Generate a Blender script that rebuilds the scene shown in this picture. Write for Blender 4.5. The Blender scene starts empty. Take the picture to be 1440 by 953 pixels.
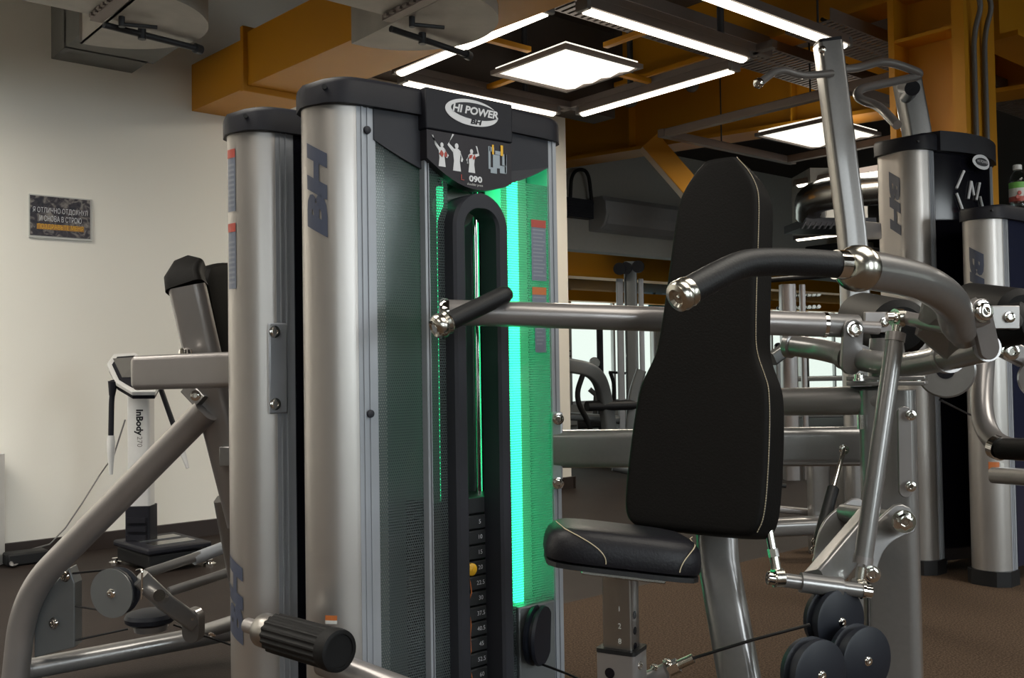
import bpy, bmesh, math, random
from mathutils import Vector, Matrix
from math import sin, cos, atan, radians, pi
random.seed(7)
V = Vector
scene = bpy.context.scene
COL = scene.collection
# ---------------------------------------------------------------- camera solve
F = 1380.0; CX = 720.0; CY = 476.5; H = .9
AZ = radians(49.5); PIT = atan(37.5/1380); RO = radians(.9)
Fg = V((cos(AZ), sin(AZ), 0)); Rg = V((sin(AZ), -cos(AZ), 0)); Zv = V((0, 0, 1))
cf = Fg*cos(PIT)+Zv*sin(PIT); u0 = -Fg*sin(PIT)+Zv*cos(PIT)
cR = Rg*cos(RO)-u0*sin(RO); cU = u0*cos(RO)+Rg*sin(RO)
CAM = V((0, 0, H))
def ray(x, y): return cf+cR*((x-CX)/F)+cU*((CY-y)/F)
def P(x, y, d): return CAM+ray(x, y)*d
def PZ(x, y, z):
    r = ray(x, y); return CAM+r*((z-H)/r.z)
def PX(x, y, X):
    r = ray(x, y); return CAM+r*(X/r.x)
def PY(x, y, Y):
    r = ray(x, y); return CAM+r*(Y/r.y)
def dirr(a): # ground direction with azimuth a degrees right of the view axis
    a = radians(a); return Fg*cos(a)+Rg*sin(a)
camd = bpy.data.cameras.new('camera'); cam = bpy.data.objects.new('camera', camd); COL.objects.link(cam)
M = Matrix((( cR.x, cU.x, -cf.x, 0), (cR.y, cU.y, -cf.y, 0), (cR.z, cU.z, -cf.z, H), (0, 0, 0, 1)))
cam.matrix_world = M
camd.sensor_width = 36; camd.lens = F/1440*36; camd.clip_start = .02; camd.clip_end = 100
scene.camera = cam
# ---------------------------------------------------------------- materials
MATS = {}
def mat(name, col=(.5, .5, .5), rough=.5, metal=0, emit=None, estr=1, noise=0, nscale=20, bump=0, bscale=60, coat=0, trans=0, alpha=1, spec=.5, stretch=None):
    if name in MATS: return MATS[name]
    m = bpy.data.materials.new(name); m.use_nodes = True
    nt = m.node_tree; b = nt.nodes['Principled BSDF']
    b.inputs['Base Color'].default_value = (*col, 1); b.inputs['Roughness'].default_value = rough
    b.inputs['Metallic'].default_value = metal; b.inputs['Coat Weight'].default_value = coat
    b.inputs['Coat Roughness'].default_value = .08
    b.inputs['Transmission Weight'].default_value = trans; b.inputs['Alpha'].default_value = alpha
    b.inputs['Specular IOR Level'].default_value = spec
    if emit: b.inputs['Emission Color'].default_value = (*emit, 1); b.inputs['Emission Strength'].default_value = estr
    tc = nt.nodes.new('ShaderNodeTexCoord'); src = tc.outputs['Object']
    if stretch:
        mp = nt.nodes.new('ShaderNodeMapping'); mp.inputs['Scale'].default_value = stretch
        nt.links.new(src, mp.inputs['Vector']); src = mp.outputs['Vector']
    n = nt.nodes.new('ShaderNodeTexNoise'); n.inputs['Scale'].default_value = nscale; n.inputs['Detail'].default_value = 4
    nt.links.new(src, n.inputs['Vector'])
    amt = noise if noise else .06
    mx = nt.nodes.new('ShaderNodeMix'); mx.data_type = 'RGBA'
    mx.inputs[6].default_value = (*[c*(1-amt) for c in col], 1); mx.inputs[7].default_value = (*[min(1, c*(1+amt)) for c in col], 1)
    nt.links.new(n.outputs['Fac'], mx.inputs[0]); nt.links.new(mx.outputs[2], b.inputs['Base Color'])
    if bump:
        n2 = nt.nodes.new('ShaderNodeTexNoise'); n2.inputs['Scale'].default_value = bscale; n2.inputs['Detail'].default_value = 3
        nt.links.new(src, n2.inputs['Vector'])
        bp = nt.nodes.new('ShaderNodeBump'); bp.inputs['Strength'].default_value = bump; bp.inputs['Distance'].default_value = .002
        nt.links.new(n2.outputs['Fac'], bp.inputs['Height']); nt.links.new(bp.outputs['Normal'], b.inputs['Normal'])
    MATS[name] = m; return m
foam = mat('ribbed_black_foam', (.005, .005, .0055), .6, spec=.18, bump=.2, bscale=300)
green_led2 = mat('dim_green_led', (.1, .9, .4), .5, emit=(.03, 1, .38), estr=1.6)
silver = mat('silver_paint', (.40, .38, .365), .40, .85, coat=.15, noise=.03)
silver_dk = mat('silver_trim', (.31, .33, .365), .36, .25)
grey = mat('grey_metallic_paint', (.20, .195, .193), .30, .5, coat=.7, noise=.08, nscale=90)
grey_lt = mat('light_grey_metallic_paint', (.24, .225, .222), .33, .5, coat=.35)
plate = mat('grey_steel_plate', (.15, .16, .165), .4, .5)
plastic = mat('dark_plastic', (.011, .0115, .017), .5, 0, bump=.1, bscale=500, spec=.25)
plastic_lt = mat('charcoal_plastic', (.027, .0285, .036), .5, spec=.25)
header_print = mat('header_print_panel', (.024, .022, .028), .4, spec=.25)
black = mat('black_gloss', (.004, .004, .007), .12, spec=.4)
rubber = mat('black_rubber', (.008, .008, .009), .5, spec=.3, bump=.2, bscale=300)
leather = mat('black_leather', (.0050, .0046, .0044), .6, spec=.08, bump=.25, bscale=260)
leather_b = mat('black_vinyl_seat', (.0055, .0055, .008), .45, spec=.25, bump=.25, bscale=220)
thread = mat('tan_thread', (.42, .36, .25), .8)
chrome = mat('chrome', (.78, .76, .73), .09, 1)
chrome_r = mat('worn_chrome', (.55, .53, .48), .22, 1, noise=.2)
steel = mat('steel', (.38, .38, .37), .25, 1)
post_steel = mat('brushed_steel_post', (.30, .285, .27), .3, .95)
disc_black = mat('black_pulley_nylon', (.009, .011, .017), .45, spec=.3)
logo = mat('logo_blue_grey', (.055, .065, .10), .4)
logo_w = mat('logo_white', (.62, .63, .66), .5)
red = mat('sticker_red', (.35, .05, .035), .5)
sticker = mat('sticker_blue_grey', (.13, .15, .20), .5)
sticker_w = mat('sticker_white', (.5, .5, .48), .5)
orange_st = mat('sticker_orange', (.42, .12, .03), .5)
yellow = mat('yellow_plastic', (.75, .42, .02), .4)
weight = mat('weight_stack_iron', (.02, .022, .024), .45)
backp = mat('rear_shield', (.06, .075, .08), .4)
green_led = mat('green_led', (.1, .9, .4), .5, emit=(.02, 1, .33), estr=8)
orange_p = mat('orange_paint', (.58, .25, .006), .5, noise=.05, nscale=3, bump=.05)
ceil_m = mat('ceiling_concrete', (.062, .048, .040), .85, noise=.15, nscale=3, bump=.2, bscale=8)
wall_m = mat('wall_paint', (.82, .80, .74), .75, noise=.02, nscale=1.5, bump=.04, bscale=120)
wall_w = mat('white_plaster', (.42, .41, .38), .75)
base_m = mat('baseboard_brown', (.022, .013, .010), .5)
duct_w = mat('galvanised_pale_duct', (.38, .36, .33), .55, .2, noise=.25, nscale=9)
duct_g = mat('grey_box_paint', (.17, .17, .165), .6)
dark_metal = mat('dark_strut_metal', (.05, .052, .058), .45, .5)
strut = mat('light_frame_profile', (.20, .165, .15), .5, .3)
led_w = mat('led_white', (1, 1, 1), .5, emit=(1, .90, .74), estr=4)
panel_w = mat('led_panel_white', (1, 1, 1), .5, emit=(1, .96, .84), estr=1.15)
white_pl = mat('white_plastic', (.58, .58, .58), .35)
ac_m = mat('air_conditioner_plastic', (.36, .36, .37), .3)
screen_m = mat('dark_screen', (.055, .052, .05), .15)
window_glow = mat('overcast_daylight', (1, 1, 1), .5, emit=(.93, 1, .93), estr=1.15)
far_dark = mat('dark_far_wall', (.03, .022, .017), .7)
conduit_m = mat('grey_conduit', (.16, .155, .155), .5, .1)
blue_m = mat('blue_banner', (.02, .30, .50), .5)
# perforated tinted shield
def make_perf():
    m = bpy.data.materials.new('perforated_tinted_shield'); m.use_nodes = True; nt = m.node_tree; N = nt.nodes; L = nt.links
    for n in list(N): N.remove(n)
    out = N.new('ShaderNodeOutputMaterial'); tc = N.new('ShaderNodeTexCoord'); sx = N.new('ShaderNodeSeparateXYZ'); L.new(tc.outputs['UV'], sx.inputs[0])
    def math_(op, a, b=None):
        n = N.new('ShaderNodeMath'); n.operation = op
        for i, v in enumerate((a, b)):
            if v is None: continue
            if isinstance(v, (int, float)): n.inputs[i].default_value = v
            else: L.new(v, n.inputs[i])
        return n.outputs[0]
    px_, pz_ = .0050, .0058
    u = math_('DIVIDE', sx.outputs[0], px_); v = math_('DIVIDE', sx.outputs[1], pz_)
    row = math_('FLOOR', v); odd = math_('MODULO', row, 2.0); u2 = math_('ADD', u, math_('MULTIPLY', odd, .5))
    fu = math_('SUBTRACT', math_('FRACT', u2), .5); fv = math_('SUBTRACT', math_('FRACT', v), .5)
    r2 = math_('ADD', math_('MULTIPLY', fu, fu), math_('MULTIPLY', fv, fv))
    hole = math_('LESS_THAN', r2, .085)
    tr = N.new('ShaderNodeBsdfTransparent'); tr.inputs[0].default_value = (.78, .82, .82, 1)
    tr2 = N.new('ShaderNodeBsdfTransparent'); tr2.inputs[0].default_value = (.30, .36, .36, 1)
    gl = N.new('ShaderNodeBsdfGlossy'); gl.inputs[0].default_value = (.9, .95, .95, 1); gl.inputs['Roughness'].default_value = .12
    df = N.new('ShaderNodeBsdfDiffuse'); df.inputs[0].default_value = (.19, .225, .235, 1)
    tl = N.new('ShaderNodeBsdfTranslucent'); tl.inputs[0].default_value = (.5, .55, .53, 1)
    md = N.new('ShaderNodeMixShader'); md.inputs[0].default_value = .35; L.new(df.outputs[0], md.inputs[1]); L.new(tl.outputs[0], md.inputs[2])
    m2 = N.new('ShaderNodeMixShader'); m2.inputs[0].default_value = .45; L.new(tr2.outputs[0], m2.inputs[1]); L.new(md.outputs[0], m2.inputs[2])
    mh = N.new('ShaderNodeMixShader'); L.new(hole, mh.inputs[0]); L.new(m2.outputs[0], mh.inputs[1]); L.new(tr.outputs[0], mh.inputs[2])
    lw = N.new('ShaderNodeLayerWeight'); lw.inputs[0].default_value = .5
    fm = math_('ADD', math_('MULTIPLY', math_('POWER', lw.outputs['Facing'], 5.0), .55), .035)
    mg = N.new('ShaderNodeMixShader'); L.new(fm, mg.inputs[0]); L.new(mh.outputs[0], mg.inputs[1]); L.new(gl.outputs[0], mg.inputs[2])
    L.new(mg.outputs[0], out.inputs[0]); return m
perf = make_perf()
def make_glass(name, tint, gloss=.8):
    m = bpy.data.materials.new(name); m.use_nodes = True; nt = m.node_tree; N = nt.nodes; L = nt.links
    for n in list(N): N.remove(n)
    out = N.new('ShaderNodeOutputMaterial'); tr = N.new('ShaderNodeBsdfTransparent'); tr.inputs[0].default_value = (*tint, 1)
    gl = N.new('ShaderNodeBsdfGlossy'); gl.inputs['Roughness'].default_value = .04
    lw = N.new('ShaderNodeLayerWeight'); lw.inputs[0].default_value = .5; pw = N.new('ShaderNodeMath'); pw.operation = 'POWER'; pw.inputs[1].default_value = 5; L.new(lw.outputs['Facing'], pw.inputs[0])
    mu = N.new('ShaderNodeMath'); mu.operation = 'MULTIPLY_ADD'; mu.inputs[1].default_value = gloss; mu.inputs[2].default_value = .04; L.new(pw.outputs[0], mu.inputs[0])
    mg = N.new('ShaderNodeMixShader'); L.new(mu.outputs[0], mg.inputs[0]); L.new(tr.outputs[0], mg.inputs[1]); L.new(gl.outputs[0], mg.inputs[2])
    L.new(mg.outputs[0], out.inputs[0]); return m
bottle_glass = make_glass('clear_bottle_plastic', (.8, .85, .85))
pane_glass = make_glass('window_glass', (.93, .96, .95))
smoke = make_glass('smoked_shield', (.10, .10, .12), 1)
# ---------------------------------------------------------------- mesh helpers
def B(): return bmesh.new()
def obj(name, bm, m, parent=None, label=None, smooth=True, kind=None, bevel=0, cat=None, group=None):
    bmesh.ops.recalc_face_normals(bm, faces=bm.faces) if smooth is not None else None
    me = bpy.data.meshes.new(name); bm.to_mesh(me); bm.free()
    ms = m if isinstance(m, (list, tuple)) else [m]
    for x in ms: me.materials.append(x)
    if smooth:
        for p in me.polygons: p.use_smooth = True
        try: me.set_sharp_from_angle(angle=radians(38))
        except Exception: pass
    o = bpy.data.objects.new(name, me); COL.objects.link(o)
    if parent is not None:
        o.parent = parent; o.matrix_parent_inverse = root_inv(parent)
    if bevel:
        md = o.modifiers.new('bevel', 'BEVEL'); md.width = bevel; md.segments = 2; md.limit_method = 'ANGLE'; md.angle_limit = radians(50)
        md.harden_normals = False
    if label: o['label'] = label
    if kind: o['kind'] = kind
    if cat: o['category'] = cat
    if group: o['group'] = group
    return o
def root_inv(p):
    # parts keep location 0 and carry world coordinates, so only a root's own translation is undone
    return Matrix.Translation(-p.location) if p.parent is None else Matrix.Identity(4)
def thing(name, label, cat, loc, group=None):
    assert len(label.split()) <= 16, label
    o = bpy.data.objects.new(name, None); COL.objects.link(o); o.location = loc; o.empty_display_size = .1
    o['label'] = label; o['category'] = cat
    if group: o['group'] = group
    return o
def frame(t, hint=None):
    t = t.normalized()
    h = hint if hint is not None else (Zv if abs(t.z) < .9 else V((1, 0, 0)))
    x = (h-t*h.dot(t))
    if x.length < 1e-5: h = V((0, 1, 0)); x = h-t*h.dot(t)
    x.normalize(); return x, t.cross(x).normalized()
def cyl(bm, a, b, r, r2=None, seg=24, ch=0):
    a = V(a); b = V(b); r2 = r if r2 is None else r2; x, y = frame(b-a); t = (b-a).normalized(); L = (b-a).length
    st = [(0, r), (L, r2)] if not ch else [(0, r-ch), (ch, r), (L-ch, r2), (L, r2-ch)]
    return lathe(bm, a, t, st, seg)
def lathe(bm, o, ax, prof, seg=28, closed=True):
    o = V(o); ax = V(ax).normalized(); x, y = frame(ax); rings = []
    for z, r in prof:
        if r < 1e-6: rings.append([bm.verts.new(o+ax*z)])
        else: rings.append([bm.verts.new(o+ax*z+x*(r*cos(2*pi*k/seg))+y*(r*sin(2*pi*k/seg))) for k in range(seg)])
    for a, b in zip(rings, rings[1:]):
        if len(a) == 1 and len(b) == 1: continue
        for k in range(seg):
            k2 = (k+1) % seg
            if len(a) == 1: bm.faces.new((a[0], b[k2], b[k]))
            elif len(b) == 1: bm.faces.new((a[k], a[k2], b[0]))
            else: bm.faces.new((a[k], a[k2], b[k2], b[k]))
    if closed:
        for q in (rings[0], rings[-1]):
            if len(q) > 2: bm.faces.new(q)
    return bm
def rounded(pts, rad, n=7):
    pts = [V(p) for p in pts]; out = [pts[0]]
    for i in range(1, len(pts)-1):
        a, b, c = pts[i-1], pts[i], pts[i+1]
        r = rad[i-1] if isinstance(rad, (list, tuple)) else rad
        d1 = min(r, (a-b).length*.48); d2 = min(r, (c-b).length*.48)
        p = b+(a-b).normalized()*d1; q = b+(c-b).normalized()*d2
        for k in range(n+1):
            t = k/n; out.append(p*(1-t)**2+b*2*t*(1-t)+q*t*t)
    out.append(pts[-1]); return out
def sweep(bm, pts, sec, hint=None, caps=True, scale=None):
    """sweep a closed 2D section (list of (x,y)) along pts"""
    pts = [V(p) for p in pts]; n = len(pts)
    t0 = (pts[1]-pts[0]).normalized(); x, y = frame(t0, hint); rings = []
    for i, p in enumerate(pts):
        if i == 0: t = pts[1]-p
        elif i == n-1: t = p-pts[i-1]
        else: t = (pts[i+1]-p).normalized()+(p-pts[i-1]).normalized()
        t.normalize()
        if i: x = (x-t*x.dot(t)).normalized(); y = t.cross(x)
        s = 1 if scale is None else scale(i/(n-1))
        k = 1
        if 0 < i < n-1:
            c = t.dot((pts[i+1]-p).normalized()); k = 1/max(c, .5)
        rings.append([bm.verts.new(p+x*(sx*s)+y*(sy*s)) for sx, sy in sec])
    m = len(sec)
    for a, b in zip(rings, rings[1:]):
        for k in range(m): bm.faces.new((a[k], a[(k+1) % m], b[(k+1) % m], b[k]))
    if caps: bm.faces.new(rings[0]); bm.faces.new(rings[-1])
    return bm
def circ(r, seg=20): return [(r*cos(2*pi*k/seg), r*sin(2*pi*k/seg)) for k in range(seg)]
def stad(w, h, r=None, n=6):
    """rounded rectangle section, half sizes w,h"""
    r = min(w, h) if r is None else r; out = []
    for cx, cy, a0 in ((w-r, h-r, 0), (-w+r, h-r, 90), (-w+r, -h+r, 180), (w-r, -h+r, 270)):
        for k in range(n+1):
            a = radians(a0+90*k/n); out.append((cx+r*cos(a), cy+r*sin(a)))
    return out
def tube(bm, pts, r, fil=0, seg=20): return sweep(bm, rounded(pts, fil) if fil else pts, circ(r, seg))
def box(bm, c, ax, ay, az, hx, hy, hz):
    c = V(c); vs = [bm.verts.new(c+ax*(sx*hx)+ay*(sy*hy)+az*(sz*hz)) for sx in (-1, 1) for sy in (-1, 1) for sz in (-1, 1)]
    for f in ((0, 1, 3, 2), (4, 6, 7, 5), (0, 4, 5, 1), (2, 3, 7, 6), (0, 2, 6, 4), (1, 5, 7, 3)): bm.faces.new([vs[i] for i in f])
    return bm
EX, EY = V((1, 0, 0)), V((0, 1, 0))
def abox(bm, x0, x1, y0, y1, z0, z1): return box(bm, ((x0+x1)/2, (y0+y1)/2, (z0+z1)/2), EX, EY, Zv, abs(x1-x0)/2, abs(y1-y0)/2, abs(z1-z0)/2)
def prism(bm, pts, ext):
    """polygon of 3D points extruded by vector ext"""
    a = [bm.verts.new(V(p)) for p in pts]; b = [bm.verts.new(V(p)+ext) for p in pts]; n = len(a)
    bm.faces.new(a); bm.faces.new(b[::-1])
    for k in range(n): bm.faces.new((a[k], b[k], b[(k+1) % n], a[(k+1) % n]))
    return bm
def smoothpoly(p, it=2, closed=True):
    p = [V(q) for q in p]
    for _ in range(it):
        out = []; n = len(p)
        rng = range(n) if closed else range(n-1)
        if not closed: out.append(p[0])
        for i in rng:
            a, b = p[i], p[(i+1) % n]; out += [a*.75+b*.25, a*.25+b*.75]
        if not closed: out.append(p[-1])
        p = out
    return p
def bolt(name, p, n, r, parent, h=None, m=None, label=None):
    h = h or r*.7; bm = B(); n = V(n).normalized()
    lathe(bm, V(p)-n*.001, n, [(0, r*1.25), (h*.25, r*1.25), (h*.3, r), (h*.9, r), (h, r*.85), (h, r*.5), (h*.6, r*.45), (h*.6, 0)], 18)
    return obj(name, bm, m or chrome, parent, label)
def text_bm(s, size, shear=0, extr=.0004, bold=0, space=1, maxlen=None):
    cu = bpy.data.curves.new('t', 'FONT'); cu.body = s; cu.size = size; cu.shear = shear; cu.extrude = 0; cu.offset = bold
    cu.align_x = 'CENTER'; cu.align_y = 'CENTER'; cu.space_character = space; cu.resolution_u = 3
    o = bpy.data.objects.new('t', cu); COL.objects.link(o)
    bpy.context.view_layer.update()
    me = bpy.data.meshes.new_from_object(o.evaluated_get(bpy.context.evaluated_depsgraph_get()))
    bm = B(); bm.from_mesh(me); bpy.data.objects.remove(o); bpy.data.curves.remove(cu); bpy.data.meshes.remove(me)
    if bm.verts and maxlen:
        for a in (0, 1):
            lo = min(v.co[a] for v in bm.verts); hi = max(v.co[a] for v in bm.verts); k = lo+maxlen
            nrm = V((1, 0, 0)) if a == 0 else V((0, 1, 0))
            while k < hi:
                co = V((0, 0, 0)); co[a] = k
                bmesh.ops.bisect_plane(bm, geom=bm.verts[:]+bm.edges[:]+bm.faces[:], plane_co=co, plane_no=nrm); k += maxlen
    return bm
def put_text(s, size, o, ex, ey, parent, m, off=.0012, name='lettering', label=None, sx=1, fit=None, **kw):
    bm = text_bm(s, size, **kw)
    if fit: sx = fit/(max(v.co.x for v in bm.verts)-min(v.co.x for v in bm.verts))
    ex = V(ex).normalized(); ey = V(ey).normalized(); n = ex.cross(ey)
    for v in bm.verts: v.co = V(o)+ex*(v.co.x*sx)+ey*v.co.y+n*off
    return obj(name, bm, m, parent, label, smooth=None)
# ================================================================ SETTING
def struct(name, bm, m, smooth=None): return obj(name, bm, m, None, kind='structure', smooth=smooth)
# floor: dark rubber with a brown carpet field
def make_floor():
    m = bpy.data.materials.new('rubber_and_carpet_floor'); m.use_nodes = True; nt = m.node_tree; N = nt.nodes; L = nt.links; b = N['Principled BSDF']
    g = N.new('ShaderNodeNewGeometry'); sp = N.new('ShaderNodeSeparateXYZ'); L.new(g.outputs['Position'], sp.inputs[0])
    n1 = N.new('ShaderNodeTexNoise'); n1.inputs['Scale'].default_value = 170; n1.inputs['Detail'].default_value = 5; L.new(g.outputs['Position'], n1.inputs['Vector'])
    n2 = N.new('ShaderNodeTexNoise'); n2.inputs['Scale'].default_value = 4; L.new(g.outputs['Position'], n2.inputs['Vector'])
    r1 = N.new('ShaderNodeValToRGB'); r1.color_ramp.elements[0].position = .35; r1.color_ramp.elements[0].color = (.028, .017, .010, 1); r1.color_ramp.elements[1].position = .68; r1.color_ramp.elements[1].color = (.10, .066, .043, 1); L.new(n1.outputs['Fac'], r1.inputs[0])
    r2 = N.new('ShaderNodeValToRGB'); r2.color_ramp.elements[0].color = (.013, .0095, .0085, 1); r2.color_ramp.elements[1].color = (.026, .019, .016, 1); L.new(n2.outputs['Fac'], r2.inputs[0])
    lt = N.new('ShaderNodeMath'); lt.operation = 'LESS_THAN'; lt.inputs[1].default_value = 2.72; L.new(sp.outputs[1], lt.inputs[0])
    mx = N.new('ShaderNodeMix'); mx.data_type = 'RGBA'; L.new(lt.outputs[0], mx.inputs[0]); L.new(r2.outputs[0], mx.inputs[6]); L.new(r1.outputs[0], mx.inputs[7])
    L.new(mx.outputs[2], b.inputs['Base Color'])
    rr = N.new('ShaderNodeMath'); rr.operation = 'MULTIPLY_ADD'; rr.inputs[1].default_value = .35; rr.inputs[2].default_value = .6; L.new(lt.outputs[0], rr.inputs[0]); L.new(rr.outputs[0], b.inputs['Roughness']); b.inputs['Specular IOR Level'].default_value = .15
    bp = N.new('ShaderNodeBump'); bp.inputs['Strength'].default_value = .35; bp.inputs['Distance'].default_value = .004; L.new(n1.outputs['Fac'], bp.inputs['Height']); L.new(bp.outputs['Normal'], b.inputs['Normal'])
    return m
RX0, RX1, RY0, RY1, CZ = -4.6, 19.0, -4.0, 10.6, 3.35
bm = B(); abox(bm, RX0-.2, RX1+.2, RY0-.2, RY1+.2, -.12, 0); struct('floor', bm, make_floor())
bm = B(); abox(bm, RX0-.2, RX1+.2, RY0-.2, RY1+.2, CZ, CZ+.12); struct('ceiling', bm, ceil_m)
WX = PY(803, 640, 5.2).x
bm = B(); abox(bm, RX0-.1, WX, 5.2, 5.38, 0, CZ); struct('wall_left', bm, wall_m)
bm = B(); abox(bm, 2.95, WX+.3, 4.98, 5.2, 2.72, CZ); struct('trim_shade_box', bm, ceil_m)  # ceiling-coloured box added to stand in for shade on the upper wall
bm = B(); abox(bm, RX0, WX+.008, 5.176, 5.2, 0, .085); abox(bm, WX, WX+.022, 5.176, 5.39, 0, .085); struct('baseboard_left', bm, base_m)
bm = B(); abox(bm, RX0-.2, RX0, RY0, 5.38, 0, CZ); struct('wall_rear', bm, wall_m)
# hall beyond: lintel wall with a wide opening below it
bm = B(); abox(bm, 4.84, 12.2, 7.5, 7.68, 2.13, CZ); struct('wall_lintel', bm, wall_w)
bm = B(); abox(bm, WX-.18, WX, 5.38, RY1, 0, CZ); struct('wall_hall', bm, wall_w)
# far end wall (right end of the view) in brown shade
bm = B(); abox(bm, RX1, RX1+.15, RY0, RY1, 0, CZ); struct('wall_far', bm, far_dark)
# window walls: far side (+Y) and the street side (-Y) behind the camera's right
def window_wall(nm, Y, s, x0, x1, zs, zt, bays, first):
    bm = B(); abox(bm, x0, x1, Y, Y+.15*s, 0, zs); abox(bm, x0, x1, Y, Y+.15*s, zt, CZ)
    xs = [x0]
    for a, b in bays: xs += [a, b]
    xs.append(x1)
    for i in range(0, len(xs), 2): abox(bm, xs[i], xs[i+1], Y, Y+.15*s, zs, zt)
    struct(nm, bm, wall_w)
    for k, (a, b) in enumerate(bays):
        bm = B(); fr = .05
        for (p, q, r, t) in ((a, b, zs, zs+fr), (a, b, zt-fr, zt), (a, a+fr, zs, zt), (b-fr, b, zs, zt), ((a+b)/2-.02, (a+b)/2+.02, zs, zt)):
            abox(bm, p, q, Y+.02*s, Y+.08*s, r, t)
        o = struct('window_%d' % (first+k), bm, white_pl)
        bm = B(); abox(bm, a, b, Y+.045*s, Y+.05*s, zs, zt); obj('window_pane', bm, pane_glass, o, smooth=None)
window_wall('wall_window', RY1, 1, 4.84, RX1, .30, 2.05, [(6.0+2.1*i, 7.95+2.1*i) for i in range(6)], 1)
window_wall('wall_right', RY0, -1, RX0, RX1, .5, 2.6, [(-3.6, -1.9), (-.6, 1.1), (2.6, 4.3), (5.8, 7.4), (9.4, 11.0)], 7)
bm = B(); prism(bm, [(-30, 25, -3), (40, 25, -3), (40, 25, 9), (-30, 25, 9)], V((0, .1, 0))); 
# bright overcast facade across the street, seen through the far windows
bm.free()
# ---------------------------------------------------------------- orange ceiling duct
def quadprism(bm, A, Bv): # two quads
    a = [bm.verts.new(V(p)) for p in A]; b = [bm.verts.new(V(p)) for p in Bv]
    bm.faces.new(a); bm.faces.new(b[::-1])
    for k in range(4): bm.faces.new((a[k], b[k], b[(k+1) % 4], a[(k+1) % 4]))
r0 = thing('ceiling_duct', 'big orange rectangular duct running out from the white wall under the ceiling', 'duct', (2.17, 5.2, 2.3))
ang = .058
def od(s, x, z): # s distance from wall along the duct
    return V((2.155+ang*s+x, 5.2-s, z))
bm = B(); quadprism(bm, [od(.0, 0, 2.325), od(0, .385, 2.325), od(0, .385, 2.58), od(0, 0, 2.58)], [od(.6, 0, 2.325), od(.6, .385, 2.325), od(.6, .385, 2.58), od(.6, 0, 2.58)]); obj('duct_section', bm, orange_p, r0, smooth=None)
bm = B(); quadprism(bm, [od(.62, -.005, 2.33), od(.62, .385, 2.33), od(.62, .385, 2.6), od(.62, -.005, 2.6)], [od(3.2, -.005, 2.33), od(3.2, .385, 2.33), od(3.2, .385, 2.6), od(3.2, -.005, 2.6)]); obj('duct_section', bm, orange_p, r0, smooth=None)
bm = B(); quadprism(bm, [od(.595, -.03, 2.30), od(.595, .415, 2.30), od(.595, .415, 2.63), od(.595, -.03, 2.63)], [od(.625, -.03, 2.30), od(.625, .415, 2.30), od(.625, .415, 2.63), od(.625, -.03, 2.63)]); obj('duct_flange', bm, orange_p, r0, bevel=.004)
# ---------------------------------------------------------------- pale duct ends with round boxes
def round_duct(lab, cx, cy, x0, zb=2.5, long=3.2, box_=None, rail=None, two=False):
    k_ = .86; cx *= k_; cy *= k_; x0 *= k_; R_ = .43*k_; zb = .9+(zb-.9)*k_; rail = [V((p[0]*k_, p[1]*k_, .9+(p[2]-.9)*k_)) for p in rail]
    r = thing('air_duct', lab, 'duct', (cx, cy, zb))
    bm = B(); pts = [(cx+R_*cos(radians(a)), cy+R_*sin(radians(a)), zb) for a in range(-90, 91, 6)]
    pts = [(x0+.08, cy-R_, zb)]+pts+[(x0+.08, cy+R_, zb)]
    prism(bm, pts, V((0, 0, .62))); obj('round_end', bm, duct_w, r)
    bm = B(); abox(bm, x0-long, x0, cy-R_, cy+.0, zb+.0, zb+.4); obj('duct_body', bm, duct_w, r, smooth=None)
    bm = B(); abox(bm, x0, x0+.045, cy-R_-.05, cy+.01, zb-.02, zb+.03)
    for k in range(9): abox(bm, x0-.012, x0, cy-.40+k*.045, cy-.375+k*.045, zb-.016, zb-.004)
    obj('slotted_rail', bm, strut, r, smooth=None)
    bm = B(); a, b = rail; cyl(bm, a, b, .013); cyl(bm, b, V(b)+V((.03, .012, 0)), .02); mid = V(a).lerp(V(b), .4); cyl(bm, mid+V((0, 0, -.02)), mid+V((0, 0, .05)), .016)
    obj('hanger_pipe', bm, dark_metal, r)
    bm = B(); cyl(bm, (x0+.1, cy-.05, zb-.04), (x0+.1, cy-.05, zb+.02), .012); cyl(bm, (x0+.1, cy-.05, zb-.03), (x0+.22, cy-.1, zb-.03), .008); obj('valve', bm, dark_metal, r)
round_duct('pale round-ended air duct hanging above the white wall at the upper left', 1.49, 4.52, 1.41, rail=((1.47, 4.53, 2.47), (1.92, 4.59, 2.47)))
round_duct('pale round-ended air duct hanging in front of the orange duct', 2.56, 3.72, 2.44, rail=((2.52, 3.78, 2.47), (3.02, 3.86, 2.47)))
r = thing('wall_box', 'grey painted box fixed high on the white wall under the round duct', 'box', (1.63, 5.2, 2.48))
bm = B(); abox(bm, 1.43, 1.83, 4.96, 5.2, 2.475, 3.1); abox(bm, 1.43, 1.86, 4.60, 4.98, 2.475, 3.1); obj('box_shell', bm, duct_g, r, smooth=None)
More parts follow.
